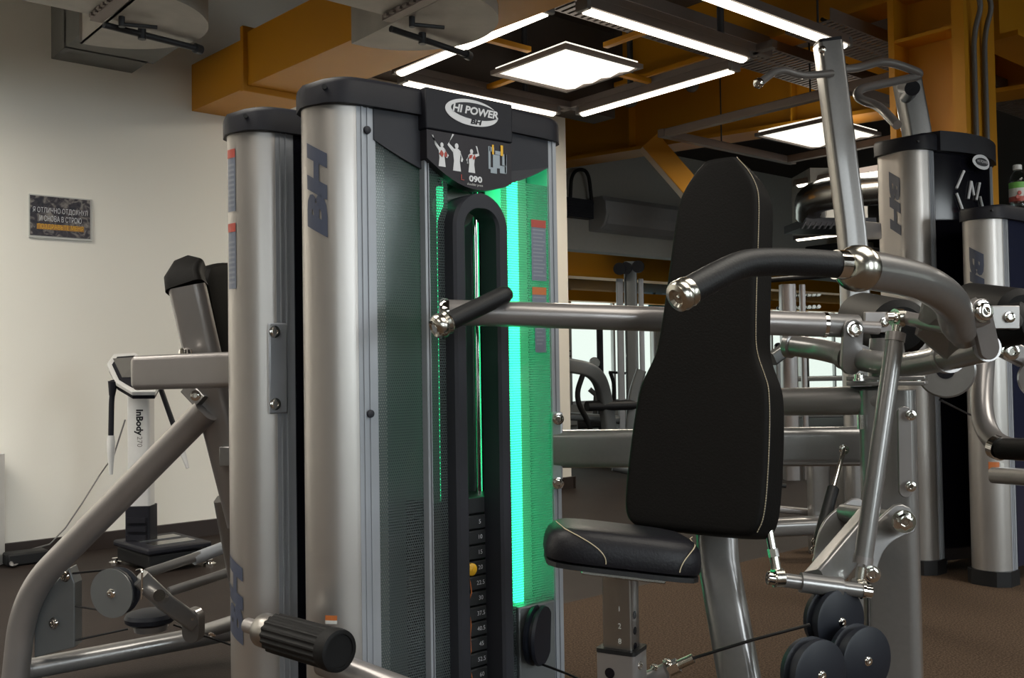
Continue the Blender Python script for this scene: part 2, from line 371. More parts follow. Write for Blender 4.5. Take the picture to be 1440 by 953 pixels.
# ---------------------------------------------------------------- light bars, frames and panels
BARG = 'linear LED bars of the square light frame'
def light_bar(a, b, lab, group=None, on=True, w=.032):
    a = V(a); b = V(b); t = (b-a).normalized(); s = t.cross(Zv)
    r = thing('light_bar', lab, 'light', (a+b)/2+V((0, 0, .03)), group)
    c = (a+b)/2; L = (b-a).length/2
    bm = B(); sweep(bm, [a-t*.03, b+t*.03], [(-.004, -w-.012), (.05, -w), (.05, w), (-.004, w+.012)], hint=Zv); obj('housing', bm, strut, r, smooth=None)
    bm = B(); sweep(bm, [a, b], [(.004, -w), (-.018, -w*.8), (-.026, 0), (-.018, w*.8), (.004, w)], hint=Zv)
    obj('diffuser', bm, led_w if on else white_pl, r)
    for q in (a-t*.02, b+t*.02):
        bm = B(); box(bm, q+V((0, 0, .012)), t, s, Zv, .014, w+.01, .026); obj('end_cap', bm, conduit_m, r, bevel=.004)
    return r
z = 2.62
light_bar((3.34, 4.86, z), (4.55, 4.86, z), 'lit LED bar directly above the black tower cap, running along the frame\'s left side')
light_bar((3.21, 4.72, z), (3.21, 3.48, z), 'lit LED bar passing behind the round duct end')
light_bar((3.35, 3.33, z), (4.60, 3.33, z), 'lit LED bar behind the square panel, on the upper side of the frame')
light_bar((4.72, 4.74, z), (4.72, 3.50, z), 'lit LED bar to the right below the square light panel')
b_ = light_bar((3.60, 2.85, z), (4.84, 2.85, z), 'lit LED bar at the top right, ending behind the leaning steel post')
light_bar((8.0, 5.2, 2.55), (8.0, 3.6, 2.55), 'thin distant lit LED bar seen to the right of the backrest', w=.03)
light_bar((9.8, 6.4, 2.3), (9.8, 4.9, 2.3), 'short distant lit LED bar low between the steel post and the tall tower', w=.03)
for rr_, ps_ in ((b_, ((3.8, 2.85), (4.6, 2.85))),):
    for x, y in ps_: bm = B(); cyl(bm, (x, y, 2.66), (x, y, CZ), .006, seg=8); obj('hanger', bm, dark_metal, rr_)
# square frame
r = thing('suspended_frame', 'square dark metal frame carrying four lit bars around a light panel', 'light frame', (4.0, 4.1, 2.68))
for (a, b) in (((3.12, 4.86), (4.85, 4.86)), ((3.12, 3.33), (4.85, 3.33)), ((3.21, 4.95), (3.21, 3.2)), ((4.72, 4.95), (4.72, 3.2))):
    bm = B(); a = V((*a, 2.695)); b = V((*b, 2.695)); sweep(bm, [a, b], stad(.022, .024, .004), hint=Zv); obj('rail', bm, strut, r, smooth=None)
for (a, b) in (((3.21, 4.12), (3.68, 4.12)), ((4.26, 4.12), (4.72, 4.12)), ((3.97, 4.42), (3.97, 4.86)), ((3.97, 3.33), (3.97, 3.8))):
    bm = B(); a = V((*a, 2.68)); b = V((*b, 2.69)); a = V((a.x, a.y, 2.69)); sweep(bm, [a, b], stad(.015, .02, .004), hint=Zv); obj('cross_bar', bm, orange_p, r, smooth=None)
for x, y in ((3.21, 4.5), (4.72, 4.3), (3.6, 3.33), (4.3, 4.86), (4.4, 3.33), (3.21, 3.6)):
    bm = B(); cyl(bm, (x, y, 2.71), (x, y, CZ), .006 if x < 4 else .02); obj('hanger', bm, dark_metal, r)
def light_panel(x0, x1, y0, y1, z, lab):
    r = thing('ceiling_light', lab, 'light', ((x0+x1)/2, (y0+y1)/2, z))
    bm = B(); w = .022
    for (a, b, c, d) in ((x0-w, x1+w, y0-w, y0), (x0-w, x1+w, y1, y1+w), (x0-w, x0, y0, y1), (x1, x1+w, y0, y1)): abox(bm, a, b, c, d, z-.004, z+.022)
    obj('panel_frame', bm, strut, r, smooth=None)
    bm = B(); n = 4
    for i in range(n):
        a = y0+(y1-y0)*i/n; b = y0+(y1-y0)*(i+1)/n; 
        prism(bm, [(x0, a, z+.01), (x0, (a+b)/2, z-.002), (x0, b, z+.01), (x0, b, z+.04), (x0, a, z+.04)], V((x1-x0, 0, 0)))
    obj('panel_diffuser', bm, panel_w, r, smooth=None)
light_panel(3.68, 4.26, 3.82, 4.42, 2.62, 'large square lit ceiling panel in the middle of the light frame')
light_panel(6.28, 7.0, 3.85, 4.42, 2.62, 'farther lit ceiling panel partly behind the leaning steel post')
r = thing('suspended_frame', 'dark square tube frame hanging around the farther light panel', 'light frame', (6.4, 4.1, 2.66))
for (a, b) in (((5.70, 4.83), (5.70, 2.7)), ((5.66, 4.86), (7.4, 4.86)), ((7.3, 4.86), (7.3, 3.3)), ((5.7, 3.33), (7.4, 3.33))):
    bm = B(); a = V((*a, 2.64)); b = V((*b, 2.64)); sweep(bm, [a, b], stad(.03, .03, .006), hint=Zv); obj('rail', bm, strut, r, smooth=None)
for x, y in ((5.7, 3.6), (7.3, 4.5), (6.4, 4.86)):
    bm = B(); cyl(bm, (x, y, 2.66), (x, y, CZ), .006); obj('hanger', bm, dark_metal, r)
# area light maker for panels, window daylight and added fill without fixtures
def lamp(x, y, z, sx, sy, e, col=(1, .90, .76), nm='added_fill_light'):
    l = bpy.data.lights.new(nm, 'AREA'); l.shape = 'RECTANGLE'; l.size = sx; l.size_y = sy; l.energy = e; l.color = col
    o = bpy.data.objects.new(nm, l); COL.objects.link(o); o.location = (x, y, z); return o
# ---------------------------------------------------------------- orange beams
bt = thing('orange_beam', 'long dark-orange steel beam crossing behind the light frame', 'beam', P(1000, 200, 8))
A1 = PZ(795, 226, 2.76); A2 = PZ(1262, 152, 2.76)
dB = (A2-A1).normalized(); ext = dB*2.5; A1 = A1-dB*1.2; A2 = A2+ext; sB = dB.cross(Zv)
if sB.dot(V((1, 1, 0))) < 0: sB = -sB
bm = B(); prism(bm, [A1, A1+Zv*.03, A1+Zv*.03+sB*.3, A1+sB*.3], A2-A1); obj('lower_flange', bm, orange_p, bt, smooth=None)
bm = B(); prism(bm, [A1+sB*.13+Zv*.03, A1+sB*.13+Zv*.56, A1+sB*.17+Zv*.56, A1+sB*.17+Zv*.03], A2-A1); obj('web', bm, orange_p, bt, smooth=None)
bm = B(); prism(bm, [A1+Zv*.56, A1+Zv*.589, A1+Zv*.589+sB*.3, A1+sB*.3+Zv*.56], A2-A1); obj('upper_flange', bm, orange_p, bt, smooth=None)
for t in (.28, .5, .72):
    q = A1.lerp(A2, t)+sB*.01; bm = B(); box(bm, q+sB*.06+Zv*.295, dB, sB, Zv, .006, .06, .265); obj('stiffener', bm, orange_p, bt, smooth=None)
bt = thing('knee_brace', 'orange diagonal brace dropping below the long beam left of the backrest', 'beam', P(950, 250, 8))
q0 = P(912, 200, 8.3); q1 = P(1015, 318, 8.3); bm = B(); t = (q1-q0).normalized(); sweep(bm, [q0, q1], stad(.085, .10, .01), hint=cR); obj('brace', bm, orange_p, bt, smooth=None)
bt = thing('orange_girder', 'upper orange girder above the square light frame', 'beam', (6.6, 3.9, 3.0))
bm = B(); abox(bm, 5.3, 5.33, 1.5, 4.9, 2.95, CZ); abox(bm, 5.2, 5.45, 1.5, 4.9, 2.92, 2.95); obj('girder', bm, orange_p, bt, smooth=None)
bt = thing('corner_girder', 'orange girder at the top right corner above the column', 'beam', (5.6, 1.6, 2.9))
q0 = P(1130, -30, 5.3); q1 = P(1450, 20, 4.6)
bm = B(); abox(bm, 4.35, 4.75, 1.0, 2.35, 2.86, CZ); obj('girder', bm, orange_p, bt, smooth=None)
bt = thing('side_girder', 'orange steel girder meeting the column from behind at the upper right', 'beam', (6.0, 2.4, 2.9))
bm = B(); abox(bm, 5.75, 9.0, 2.4, 2.44, 2.75, CZ); abox(bm, 5.75, 9.0, 2.3, 2.54, 2.72, 2.75); obj('girder', bm, orange_p, bt, smooth=None)
bt = thing('far_orange_beam', 'low orange beam in the hall beyond, under the lintel wall', 'beam', PY(870, 378, 8.6))
bm = B(); abox(bm, 5.0, 18.5, 9.3, 9.4, 2.10, 2.5); abox(bm, 5.0, 18.5, 9.2, 9.5, 2.06, 2.10); obj('far_beam', bm, orange_p, bt, smooth=None)
bt = thing('far_low_beam', 'lowest thin orange rail across the windows of the hall beyond', 'beam', PY(870, 400, 10))
bm = B(); abox(bm, 5.0, 18.5, 10.2, 10.4, 1.83, 1.98); obj('rail', bm, orange_p, bt, smooth=None)
# ---------------------------------------------------------------- orange column
col = thing('orange_column', 'orange steel H column behind the tall black tower on the right', 'column', (5.35, 2.3, 0))
cz = 5.2
cL = PX(1253, 120, cz).y; cI = PX(1345, 120, cz).y; cM = PX(1360, 120, cz).y; cE = PX(1400, 120, cz).y
bm = B(); abox(bm, cz-.02, cz+.45, cL-.035, cL, 0, CZ); obj('flange', bm, orange_p, col, smooth=None)
xE = PY(1400, 120, cM).x
bm = B(); abox(bm, cz-.02, xE, cM, cI+.01, 0, CZ); obj('flange', bm, orange_p, col, smooth=None)
bm = B(); abox(bm, cz+.14, cz+.17, cI, cL-.03, 0, CZ); obj('web', bm, orange_p, col, smooth=None)
zs = PX(1262, 62, cz).z
bm = B(); abox(bm, cz-.015, cz+.3, cI, cL-.03, zs, zs+.02); obj('stiffener_plate', bm, orange_p, col, smooth=None)
for i, px_ in enumerate((1371, 1386)):
    p = PY(px_, 120, cM-.02); bm = B()
    tube(bm, [p+V((0, 0, -p.z+.1)), p+V((0, 0, .28)), p+V((-.0, -.06+.16*0, .45)), p+V((-.25, .12, .75))], .014, .1, 12)
    o = obj('conduit_pipe', bm, conduit_m, smooth=True); o['category'] = 'pipe'
    o['label'] = 'left grey conduit pipe running up the orange column' if i == 0 else 'right grey conduit pipe, nearest the orange column\'s outer edge'
# ---------------------------------------------------------------- cable trays
def tray(x0, x1, y0, y1, z, lab):
    r = thing('cable_tray', lab, 'cable tray', ((x0+x1)/2, (y0+y1)/2, z))
    bm = B(); abox(bm, x0, x1, y0, y0+.01, z, z+.07); abox(bm, x0, x1, y1-.01, y1, z, z+.07); obj('side_rail', bm, strut, r, smooth=None)
    bm = B(); n = int((x1-x0)/.05)
    for k in range(n): abox(bm, x0+k*.05, x0+k*.05+.028, y0+.01, y1-.01, z, z+.006)
    abox(bm, x0, x1, (y0+y1)/2-.012, (y0+y1)/2+.012, z+.002, z+.008)
    obj('rungs', bm, strut, r, smooth=None)
    for k in range(3):
        pts = [V((x0+(x1-x0)*i/14, y0+.06+k*(y1-y0-.12)/2+.02*sin(i*1.3+k), z+.02)) for i in range(15)]
        bm = B(); tube(bm, pts, .011, 0, 8); obj('cable', bm, rubber, r)
tray(3.2, 6.6, 3.56, 3.92, 2.86, 'perforated grey cable tray running above the light bars')
tray(4.9, 9.0, 2.95, 3.25, 2.80, 'second perforated grey cable tray behind the leaning post')
for i, (a, b) in enumerate((((3.55, 4.35, 3.2), (4.45, 4.1, 3.05)),)):
    a = V(a); b = V(b); bm = B(); tube(bm, [a, a.lerp(b, .3)+V((0, .06, -.05)), a.lerp(b, .7)+V((0, -.05, .02)), b], .02, .2, 10)
    o = obj('ceiling_cable', bm, rubber); o['label'] = 'dark bundle of cable slung under the ceiling above the light panel'; o['category'] = 'cable'
# round white ceiling fittings behind bar
for k, (x, y, d, rr) in enumerate(((972, 122, 8.2, .055), (885, 140, 8.4, .075))):
    p = P(x, y, d); bm = B(); lathe(bm, p, -cf*1.0, [(0, rr*.8), (.02, rr), (.05, rr), (.06, rr*.6), (.06, 0)]); tube(bm, [p+Zv*rr*.5, p+Zv*.3], .02)
    o = obj('ceiling_fitting', bm, conduit_m); o['category'] = 'fitting'; o['label'] = ('small round pale fitting behind the right light bar', 'larger round dim fitting under the right light bar, left of the smaller one')[k]
# ---------------------------------------------------------------- air conditioner and its cable
r = thing('air_conditioner', 'grey wall air conditioner high on the lintel wall beyond the tower', 'air conditioner', (8.2, 7.5, 2.5))
x0, x1 = 7.52, 8.95
sec = [(7.5, 2.70), (7.30, 2.70), (7.235, 2.64), (7.225, 2.50), (7.26, 2.40), (7.33, 2.345), (7.5, 2.34)]
bm = B(); prism(bm, [(x0, y, zz) for y, zz in sec], V((x1-x0, 0, 0))); obj('case', bm, ac_m, r, bevel=.01)
bm = B(); prism(bm, [(x0+.03, y-.008, zz) for y, zz in sec[3:6]]+[(x0+.03, 7.34, 2.36), (x0+.03, 7.27, 2.42), (x0+.03, 7.24, 2.50)], V((x1-x0-.06, 0, 0))); obj('louver', bm, ac_m, r, smooth=None)
bm = B(); abox(bm, 7.05, 7.50, 7.4, 7.5, 2.46, 2.66)
for k in range(5): abox(bm, 7.08, 7.47, 7.392, 7.4, 2.48+k*.034, 2.495+k*.034)
o = obj('control_box', bm, plastic_lt); o['category'] = 'box'; o['label'] = 'small dark ribbed control box on the wall left of the air conditioner'
bm = B(); tube(bm, rounded([(7.2, 7.45, 2.6), (7.2, 7.42, 2.95), (7.45, 7.42, 3.0), (7.5, 7.42, 2.62)], .15), .02, 0, 10)
o = obj('wall_cable', bm, rubber); o['category'] = 'cable'; o['label'] = 'black cable looping above the air conditioner'
# ---------------------------------------------------------------- poster
r = thing('poster', 'small dark poster with three lines of lettering taped to the white wall', 'poster', (1.47, 5.195, 1.6))
pa, pb = PY(42, 274, 5.19), PY(125, 281, 5.19); pz0 = PY(42, 330, 5.19).z; X0p, X1p = pa.x, pb.x+.005; Z1p = pa.z
bm = B(); abox(bm, X0p-.004, X1p+.012, 5.19, 5.2, pz0-.012, Z1p+.006); obj('paper', bm, sticker_w, r, smooth=None)
def poster_mat():
    m = bpy.data.materials.new('poster_print'); m.use_nodes = True; nt = m.node_tree; N = nt.nodes; L = nt.links; b = N['Principled BSDF']
    g = N.new('ShaderNodeNewGeometry'); n = N.new('ShaderNodeTexNoise'); n.inputs['Scale'].default_value = 26; n.inputs['Detail'].default_value = 6; n.inputs['Distortion'].default_value = 1.2
    L.new(g.outputs['Position'], n.inputs['Vector']); r = N.new('ShaderNodeValToRGB'); e = r.color_ramp.elements
    e[0].position = .36; e[0].color = (.012, .012, .022, 1); e[1].position = .68; e[1].color = (.24, .22, .20, 1); x = e.new(.5); x.color = (.04, .032, .042, 1)
    L.new(n.outputs['Fac'], r.inputs[0]); L.new(r.outputs[0], b.inputs['Base Color']); b.inputs['Roughness'].default_value = .5; return m
bm = B(); abox(bm, X0p, X1p, 5.187, 5.19, pz0, Z1p); obj('print', bm, poster_mat(), r, smooth=None)
hh = Z1p-pz0; xm = (X0p+X1p)/2
bm = B(); abox(bm, X0p+.03, X1p-.03, 5.1862, 5.187, pz0+hh*.16, pz0+hh*.30); obj('amber_stripe', bm, mat('poster_amber', (.35, .17, .03), .5, noise=.6, nscale=60), r, smooth=None)
for s, zf, m_, sz in (('Я ОТЛИЧНО ОТДОХНУЛ', .64, .91, .036), ('И СНОВА В СТРОЮ', .43, .70, .038), ('ПОЗДРАВЬТЕ МЕНЯ', .23, .76, .032)):
    put_text(s, sz, (xm, 5.186, pz0+hh*zf), EX, Zv, r, yellow if zf < .3 else logo_w, off=.0006, fit=(X1p-X0p)*m_)
# ================================================================ MACHINE TOWERS
def colprof(X0, Yf, side, depth=.15, inset=.10):
    # plan outline of a rounded end column; side=+1: round end towards -X
    p = [(inset, .0), (min(.065, inset), .002), (.03, .018), (.008, .05), (.0, .085), (.012, .12), (.04, depth), (inset, depth)]
    q = smoothpoly([V((a, b, 0)) for a, b in p], 2, False)
    return [(X0+side*v.x, Yf+v.y) for v in q]
def tower(root, X0, Yf, zc, W=.70, front='perf', dome=.014, zb=.06, print_=True, wide=1.0, depth=.15, cap_h=.045):
    """columns, trims, cap, visor, base; returns helpful numbers"""
    for side, x0 in ((1, X0), (-1, X0+W)):
        pr_ = colprof(x0, Yf, side, depth, .075*wide if side == 1 else .036)
        bm = B(); prism(bm, [V((x, y, zb)) for x, y in pr_], V((0, 0, zc-zb))); o = obj('column', bm, silver, root)
        bm = B(); pf = [(x0+side*v[0], Yf+v[1]) for v in ((-.006, .085), (0, .03), (.04, -.008), (.12, -.008), (.12, depth+.008), (.03, depth+.008), (0, .13))]
        prism(bm, [V((x, y, 0)) for x, y in pf], V((0, 0, zb))); obj('foot_cover', bm, rubber, root)
        # flat trim strip with two raised ribs
        a0 = x0+side*(.075*wide if side == 1 else .036); a1 = a0+side*(.045 if side == 1 else .03)
        bm = B(); abox(bm, a0, a1, Yf-.001, Yf+depth, zb, zc); abox(bm, a0+side*.010, a0+side*.014, Yf-.004, Yf, zb, zc); abox(bm, a0+side*.024, a0+side*.028, Yf-.004, Yf, zb, zc)
        obj('trim_strip', bm, silver_dk, root, smooth=None)
    # cap
    xs = [i/40 for i in range(41)]
    def edge(x):  # front edge offset at fraction x, rounded ends
        e = .0
        d = min(x, 1-x)*W
        if d < .07: e = (1-math.sqrt(max(0, 1-((.07-d)/.07)**2)))*.075
        return e
    def ztop(x): return zc+cap_h+dome*(1-abs(2*x-1)**8)
    fr = []; bk = []
    for x in xs:
        e = edge(x); bow = -.012*(1-(2*x-1)**2)
        fr.append((X0-.006+(W+.012)*x, Yf-.012+e+bow)); bk.append((X0-.006+(W+.012)*x, Yf+depth+.012-e))
    bm = B(); n = len(xs); rows = []
    for i, x in enumerate(xs):
        zt = ztop(x); (xa, ya), (xb, yb) = fr[i], bk[i]
        pts = [V((xa, ya, zc)), V((xa, ya, zt-.012)), V((xa, ya+.004, zt-.004)), V((xa, ya+.012, zt)), V((xb, yb-.012, zt)), V((xb, yb-.004, zt-.004)), V((xb, yb, zt-.012)), V((xb, yb, zc))]
        rows.append([bm.verts.new(p) for p in pts])
    for a, b in zip(rows, rows[1:]):
        for k in range(8): bm.faces.new((a[k], a[(k+1) % 8], b[(k+1) % 8], b[k]))
    bm.faces.new(rows[0]); bm.faces.new(rows[-1]); obj('cap', bm, plastic, root)
    bm = B()
    for i in (1,): cyl(bm, (fr[i][0], fr[i][1]+.003, zc+.03), (fr[i][0]-.004, fr[i][1]-.004, zc+.03), .005, seg=10)
    obj('cap_screw', bm, rubber, root)
    return dict(xl=X0+.075*wide+.045, xr=X0+W-.11)
def surf_text(s, size, prof, s0, zc_, parent, m, up=1, off=.0015, sx=1, shear=.25):
    """lettering running along z on the rounded column; up=1 reads upward"""
    bm = text_bm(s, size, shear=shear, bold=.006*size/.1, maxlen=.006)
    P2 = [V((x, y, 0)) for x, y in prof]; L = [0]
    for a, b in zip(P2, P2[1:]): L.append(L[-1]+(b-a).length)
    def at(t):
        t = max(0, min(t, L[-1]-1e-6))
        for i in range(len(L)-1):
            if L[i+1] >= t:
                k = (t-L[i])/(L[i+1]-L[i]); q = P2[i].lerp(P2[i+1], k); d = (P2[i+1]-P2[i]).normalized(); return q, d
    cen = V((sum(p.x for p in P2)/len(P2), sum(p.y for p in P2)/len(P2), 0))
    for v in bm.verts:
        x, y = v.co.x*sx, v.co.y
        t = s0+y*up; q, d = at(t); nn = V((d.y, -d.x, 0))
        if nn.dot(q-cen) < 0: nn = -nn
        v.co = V((q.x, q.y, 0))+nn*off+Zv*(zc_+x*up)
    return obj('column_lettering', bm, m, parent, smooth=None)
def sticker_on(prof, s0, s1, z0, z1, parent, m, nm, off=.0012):
    P2 = [V((x, y, 0)) for x, y in prof]; L = [0]
    for a, b in zip(P2, P2[1:]): L.append(L[-1]+(b-a).length)
    cen = V((sum(p.x for p in P2)/len(P2), sum(p.y for p in P2)/len(P2), 0)); bm = B(); prev = None
    for k in range(7):
        t = s0+(s1-s0)*k/6
        for i in range(len(L)-1):
            if L[i+1] >= t:
                f = (t-L[i])/(L[i+1]-L[i]); q = P2[i].lerp(P2[i+1], f); d = (P2[i+1]-P2[i]).normalized(); break
        nn = V((d.y, -d.x, 0)); nn = nn if nn.dot(q-cen) > 0 else -nn
        a = bm.verts.new(V((q.x, q.y, z0))+nn*off); b = bm.verts.new(V((q.x, q.y, z1))+nn*off)
        if prev: bm.faces.new((prev[0], a, b, prev[1]))
        prev = (a, b)
    return obj(nm, bm, m, parent, smooth=None)
def uvplane(bm): # uv = (x, z) in metres
    uv = bm.loops.layers.uv.new('UVMap')
    for f in bm.faces:
        for l in f.loops: l[uv].uv = (l.vert.co.x, l.vert.co.z)
def oval_badge(cx, y, cz_, rx, rz, parent, s1='HI POWER', s2='BH'):
    fr = (EX, Zv)
    def ell(a, b, n=48, ox=0, oz=0): return [V((cx+ox+a*cos(2*pi*k/n), y, cz_+oz+b*sin(2*pi*k/n))) for k in range(n)]
    bm = B(); prism(bm, ell(rx, rz), V((0, -.0012, 0))); b = obj('badge', bm, logo_w, parent, smooth=None)
    bm = B(); prism(bm, [p+V((0, -.0012, 0)) for p in ell(rx*.90, rz*.62, ox=rx*.11, oz=rz*.14)], V((0, -.0008, 0))); obj('badge_field', bm, plastic_lt, b, smooth=None)
    put_text(s1, rz*.80, (cx+rx*.1, y-.002, cz_+rz*.12), EX, Zv, b, logo_w, off=.0008, sx=1.05*rx/rz/2.3, shear=.2, bold=.0008)
    put_text(s2, rz*.50, (cx+rx*.12, y-.0012, cz_-rz*.68), EX, Zv, b, plastic, off=.0008, sx=1.6, shear=.2, bold=.0006)
# ---------------------------------------------------------------- MAIN MACHINE (shoulder press with green LEDs)
MX, MY, MZ = .99, 1.73, 1.44; W = .672
main = thing('shoulder_press_machine', 'shoulder press machine in the middle with green-lit tower, black seat and black backrest', 'exercise machine', (MX+W/2, MY+.07, 0))
info = tower(main, MX, MY, MZ, W)
prL = colprof(MX, MY, 1, .15, .075)
surf_text('BH', .062, prL, .083, 1.255, main, logo, up=1, sx=2.2)
sticker_on(prL, .05, .075, .385, .392, main, sticker_w, 'sticker_text'); sticker_on(prL, .05, .075, .392, .402, main, orange_st, 'warning_sticker')
for zz in (1.392, .806):
    bm = B(); lathe(bm, (MX+.098, MY-.004, zz), (0, -1, 0), [(0, .0085), (.004, .008), (.006, .005), (.006, 0)], 16); obj('rubber_button', bm, plastic_lt, main)
# visor, header and print panel
zv = lambda x: 1.30+.075*(abs(x-.5)*2)**1.7
xa, xb = MX+.115, MX+W-.064
top = []; bot = []
for i in range(25):
    t = i/24; x = xa+(xb-xa)*t; yy = MY-.010*(1-(2*t-1)**2)-.004
    top.append(V((x, yy, MZ))); bot.append(V((x, yy, zv(t))))
bm = B(); prism(bm, top+bot[::-1], V((0, .008, 0))); obj('visor', bm, plastic_lt, main, smooth=None)
hx0, hx1 = 1.213, 1.455; hy = MY-.04
bm = B(); prism(bm, [V((hx0, hy+.05, 1.408)), V((hx0, hy, 1.408)), V((hx1, hy, 1.408)), V((hx1, hy+.05, 1.408))], V((0, 0, .089)))
obj('header', bm, plastic, main, bevel=.003)
oval_badge(1.337, hy-.0005, 1.459, .074, .029, main)
# print panel with a curved bottom
pp = [V((hx0+.004, hy+.004, 1.407)), V((hx1-.002, hy+.004, 1.407)), V((hx1-.002, hy+.004, 1.315))]
for i in range(1, 14):
    t = i/14; pp.append(V((hx1-.002-(hx1-hx0-.006)*t, hy+.004, 1.312-.024*sin(pi*min(1, t*1.05))+.03*t**3)))
pp.append(V((hx0+.004, hy+.004, 1.345)))
bm = B(); prism(bm, pp, V((0, .03, 0))); pn = obj('print_panel', bm, header_print, main, smooth=None)
# three exercising figures and the machine pictogram on the print panel
def flat(polys, m, nm, parent, yo=0):
    bm = B()
    for pl in polys:
        try: prism(bm, [V((x, hy+.0035-yo, z)) for x, z in pl], V((0, -.0006, 0)))
        except Exception: pass
    return obj(nm, bm, m, parent, smooth=None)
def fig(cx, cz_, s, arm):
    polys = []; T = lambda q: [(cx+a*s, cz_+b*s) for a, b in q]
    polys.append(T([(-.30, -1), (.30, -1), (.22, -.4), (.30, .22), (.12, .36), (-.12, .36), (-.30, .22), (-.22, -.4)]))
    polys.append([(cx+.14*s*cos(a*pi/5), cz_+.52*s+.17*s*sin(a*pi/5)) for a in range(10)])
    for sg, (ex, ez), (hx_, hz_) in arm:
        polys.append(T([(sg*.18, .32), (sg*.30, .12), (ex+sg*.08, ez-.04), (hx_+.06, hz_), (hx_-.06, hz_+.02), (ex-sg*.04, ez+.08)]))
    return polys
FX_ = lambda x, y: (PY(x, y, hy).x, PY(x, y, hy).z)
fs = fig(1.256, 1.362, .031, [(-1, (-.5, .5), (-.8, 1.1)), (1, (.5, -.1), (.4, -.35))])+fig(1.296, 1.362, .036, [(-1, (-.62, .55), (-.25, 1.2)), (1, (.4, -.2), (.36, -.4))])+fig(1.337, 1.358, .031, [(1, (.62, .35), (.45, .95)), (-1, (-.4, -.1), (-.36, -.4))])
flat(fs, logo_w, 'athlete_figures', pn)
for mk in ([[(1.248, 1.368), (1.256, 1.361), (1.260, 1.369), (1.254, 1.377)]], [[(1.262, 1.362), (1.269, 1.364), (1.266, 1.376), (1.262, 1.370)]], [[(1.328, 1.366), (1.336, 1.369), (1.339, 1.377), (1.331, 1.375)]], [[(1.341, 1.366), (1.348, 1.370), (1.345, 1.378), (1.340, 1.371)]]): flat([[(x_, z_-.010) for x_, z_ in mk[0]]], red, 'red_muscle_mark', pn, .0012)
mp = []
for q in ((1.385, 1.325, .006, .06), (1.391, 1.315, .018, .015), (1.398, 1.33, .02, .035), (1.418, 1.318, .018, .02), (1.425, 1.34, .012, .03), (1.432, 1.32, .006, .05), (1.388, 1.372, .014, .012), (1.405, 1.366, .02, .01)):
    q = (q[0], 1.333+(q[1]-1.315)*.85, q[2], q[3]*.85)
    mp.append([(q[0], q[1]), (q[0]+q[2], q[1]), (q[0]+q[2], q[1]+q[3]), (q[0], q[1]+q[3])])
flat(mp, mat('pictogram_grey', (.28, .33, .38), .5), 'machine_pictogram', pn)
flat([[(1.395, 1.375), (1.4, 1.375), (1.4, 1.397), (1.395, 1.397)], [(1.42, 1.375), (1.427, 1.375), (1.427, 1.399), (1.42, 1.399)]], yellow, 'pictogram_arms', pn, .0012)
put_text('L', .018, (1.310, hy+.0035, 1.313), EX, Zv, pn, red, sx=1.2)
put_text('090', .018, (1.347, hy+.0035, 1.313), EX, Zv, pn, logo_w, sx=1.35, bold=.0007)
put_text('shoulder press', .0075, (1.345, hy+.0035, 1.301), EX, Zv, pn, sticker_w)
# perforated shield in two halves
sx0, sx1 = MX+.118, MX+W-.066
for (a, b, nm) in ((sx0, 1.222, 'l'), (1.222, 1.285, 'c'), (1.447, sx1, 'r')):
    bm = B(); n = 10; rows = []
    for i in range(n+1):
        x = a+(b-a)*i/n; t = (x-sx0)/(sx1-sx0); yy = MY-.004*(1-(2*t-1)**2)-(.012 if nm == 'c' else 0)
        rows.append((bm.verts.new((x, yy, .07)), bm.verts.new((x, yy, 1.40 if nm == 'l' else 1.33))))
    for p, q in zip(rows, rows[1:]): bm.faces.new((p[0], q[0], q[1], p[1]))
    uvplane(bm); obj('perforated_shield', bm, perf, main)
bm = B(); 
for x in (1.222,): abox(bm, x-.002, x+.004, MY-.022, MY-.002, .07, 1.40)
for x in (1.228,): abox(bm, x, x+.002, MY-.024, MY-.012, .07, 1.40)
obj('shield_edge_strip', bm, silver_dk, main, smooth=None)
# U shaped slot frame
def arch(xc, wo, wi, zt, zlo, drop=0):
    o = []; 
    o.append((xc-wo, zlo))
    for k in range(0, 19): a = pi-pi*k/18; o.append((xc+wo*cos(a), zt-wo+wo*sin(a)))
    o.append((xc+wo, zlo)); o.append((xc+wi, zlo))
    for k in range(0, 19): a = pi*k/18; o.append((xc+wi*cos(a), zt-wo+wi*sin(a)))
    o.append((xc-wi, zlo)); return o
xc = 1.352
for (wo, wi, y0, y1, zt) in ((.077, .044, MY-.052, MY+.01, 1.281),):
    pts = arch(xc, wo, wi, zt, .06); bm = B()
    n = len(pts); f0 = [bm.verts.new((x, y0+.006, z)) for x, z in pts]; b0 = [bm.verts.new((x, y1, z)) for x, z in pts]
    f1 = []
    for i, (x, z) in enumerate(pts):
        mx_ = .006 if i < n/2 else -.006
        cx_ = xc; f1.append(bm.verts.new((x+(.006 if (x < xc) == (i < n/2) else -.006), y0, z)))
    for k in range(n-1):
        bm.faces.new((f0[k], f0[k+1], b0[k+1], b0[k])); bm.faces.new((f1[k], f1[k+1], f0[k+1], f0[k]))
    half = n//2
    for k in range(half-1): bm.faces.new((f1[k], f1[k+1], f1[n-2-k], f1[n-1-k])); 
    obj('slot_frame', bm, plastic_lt, main)
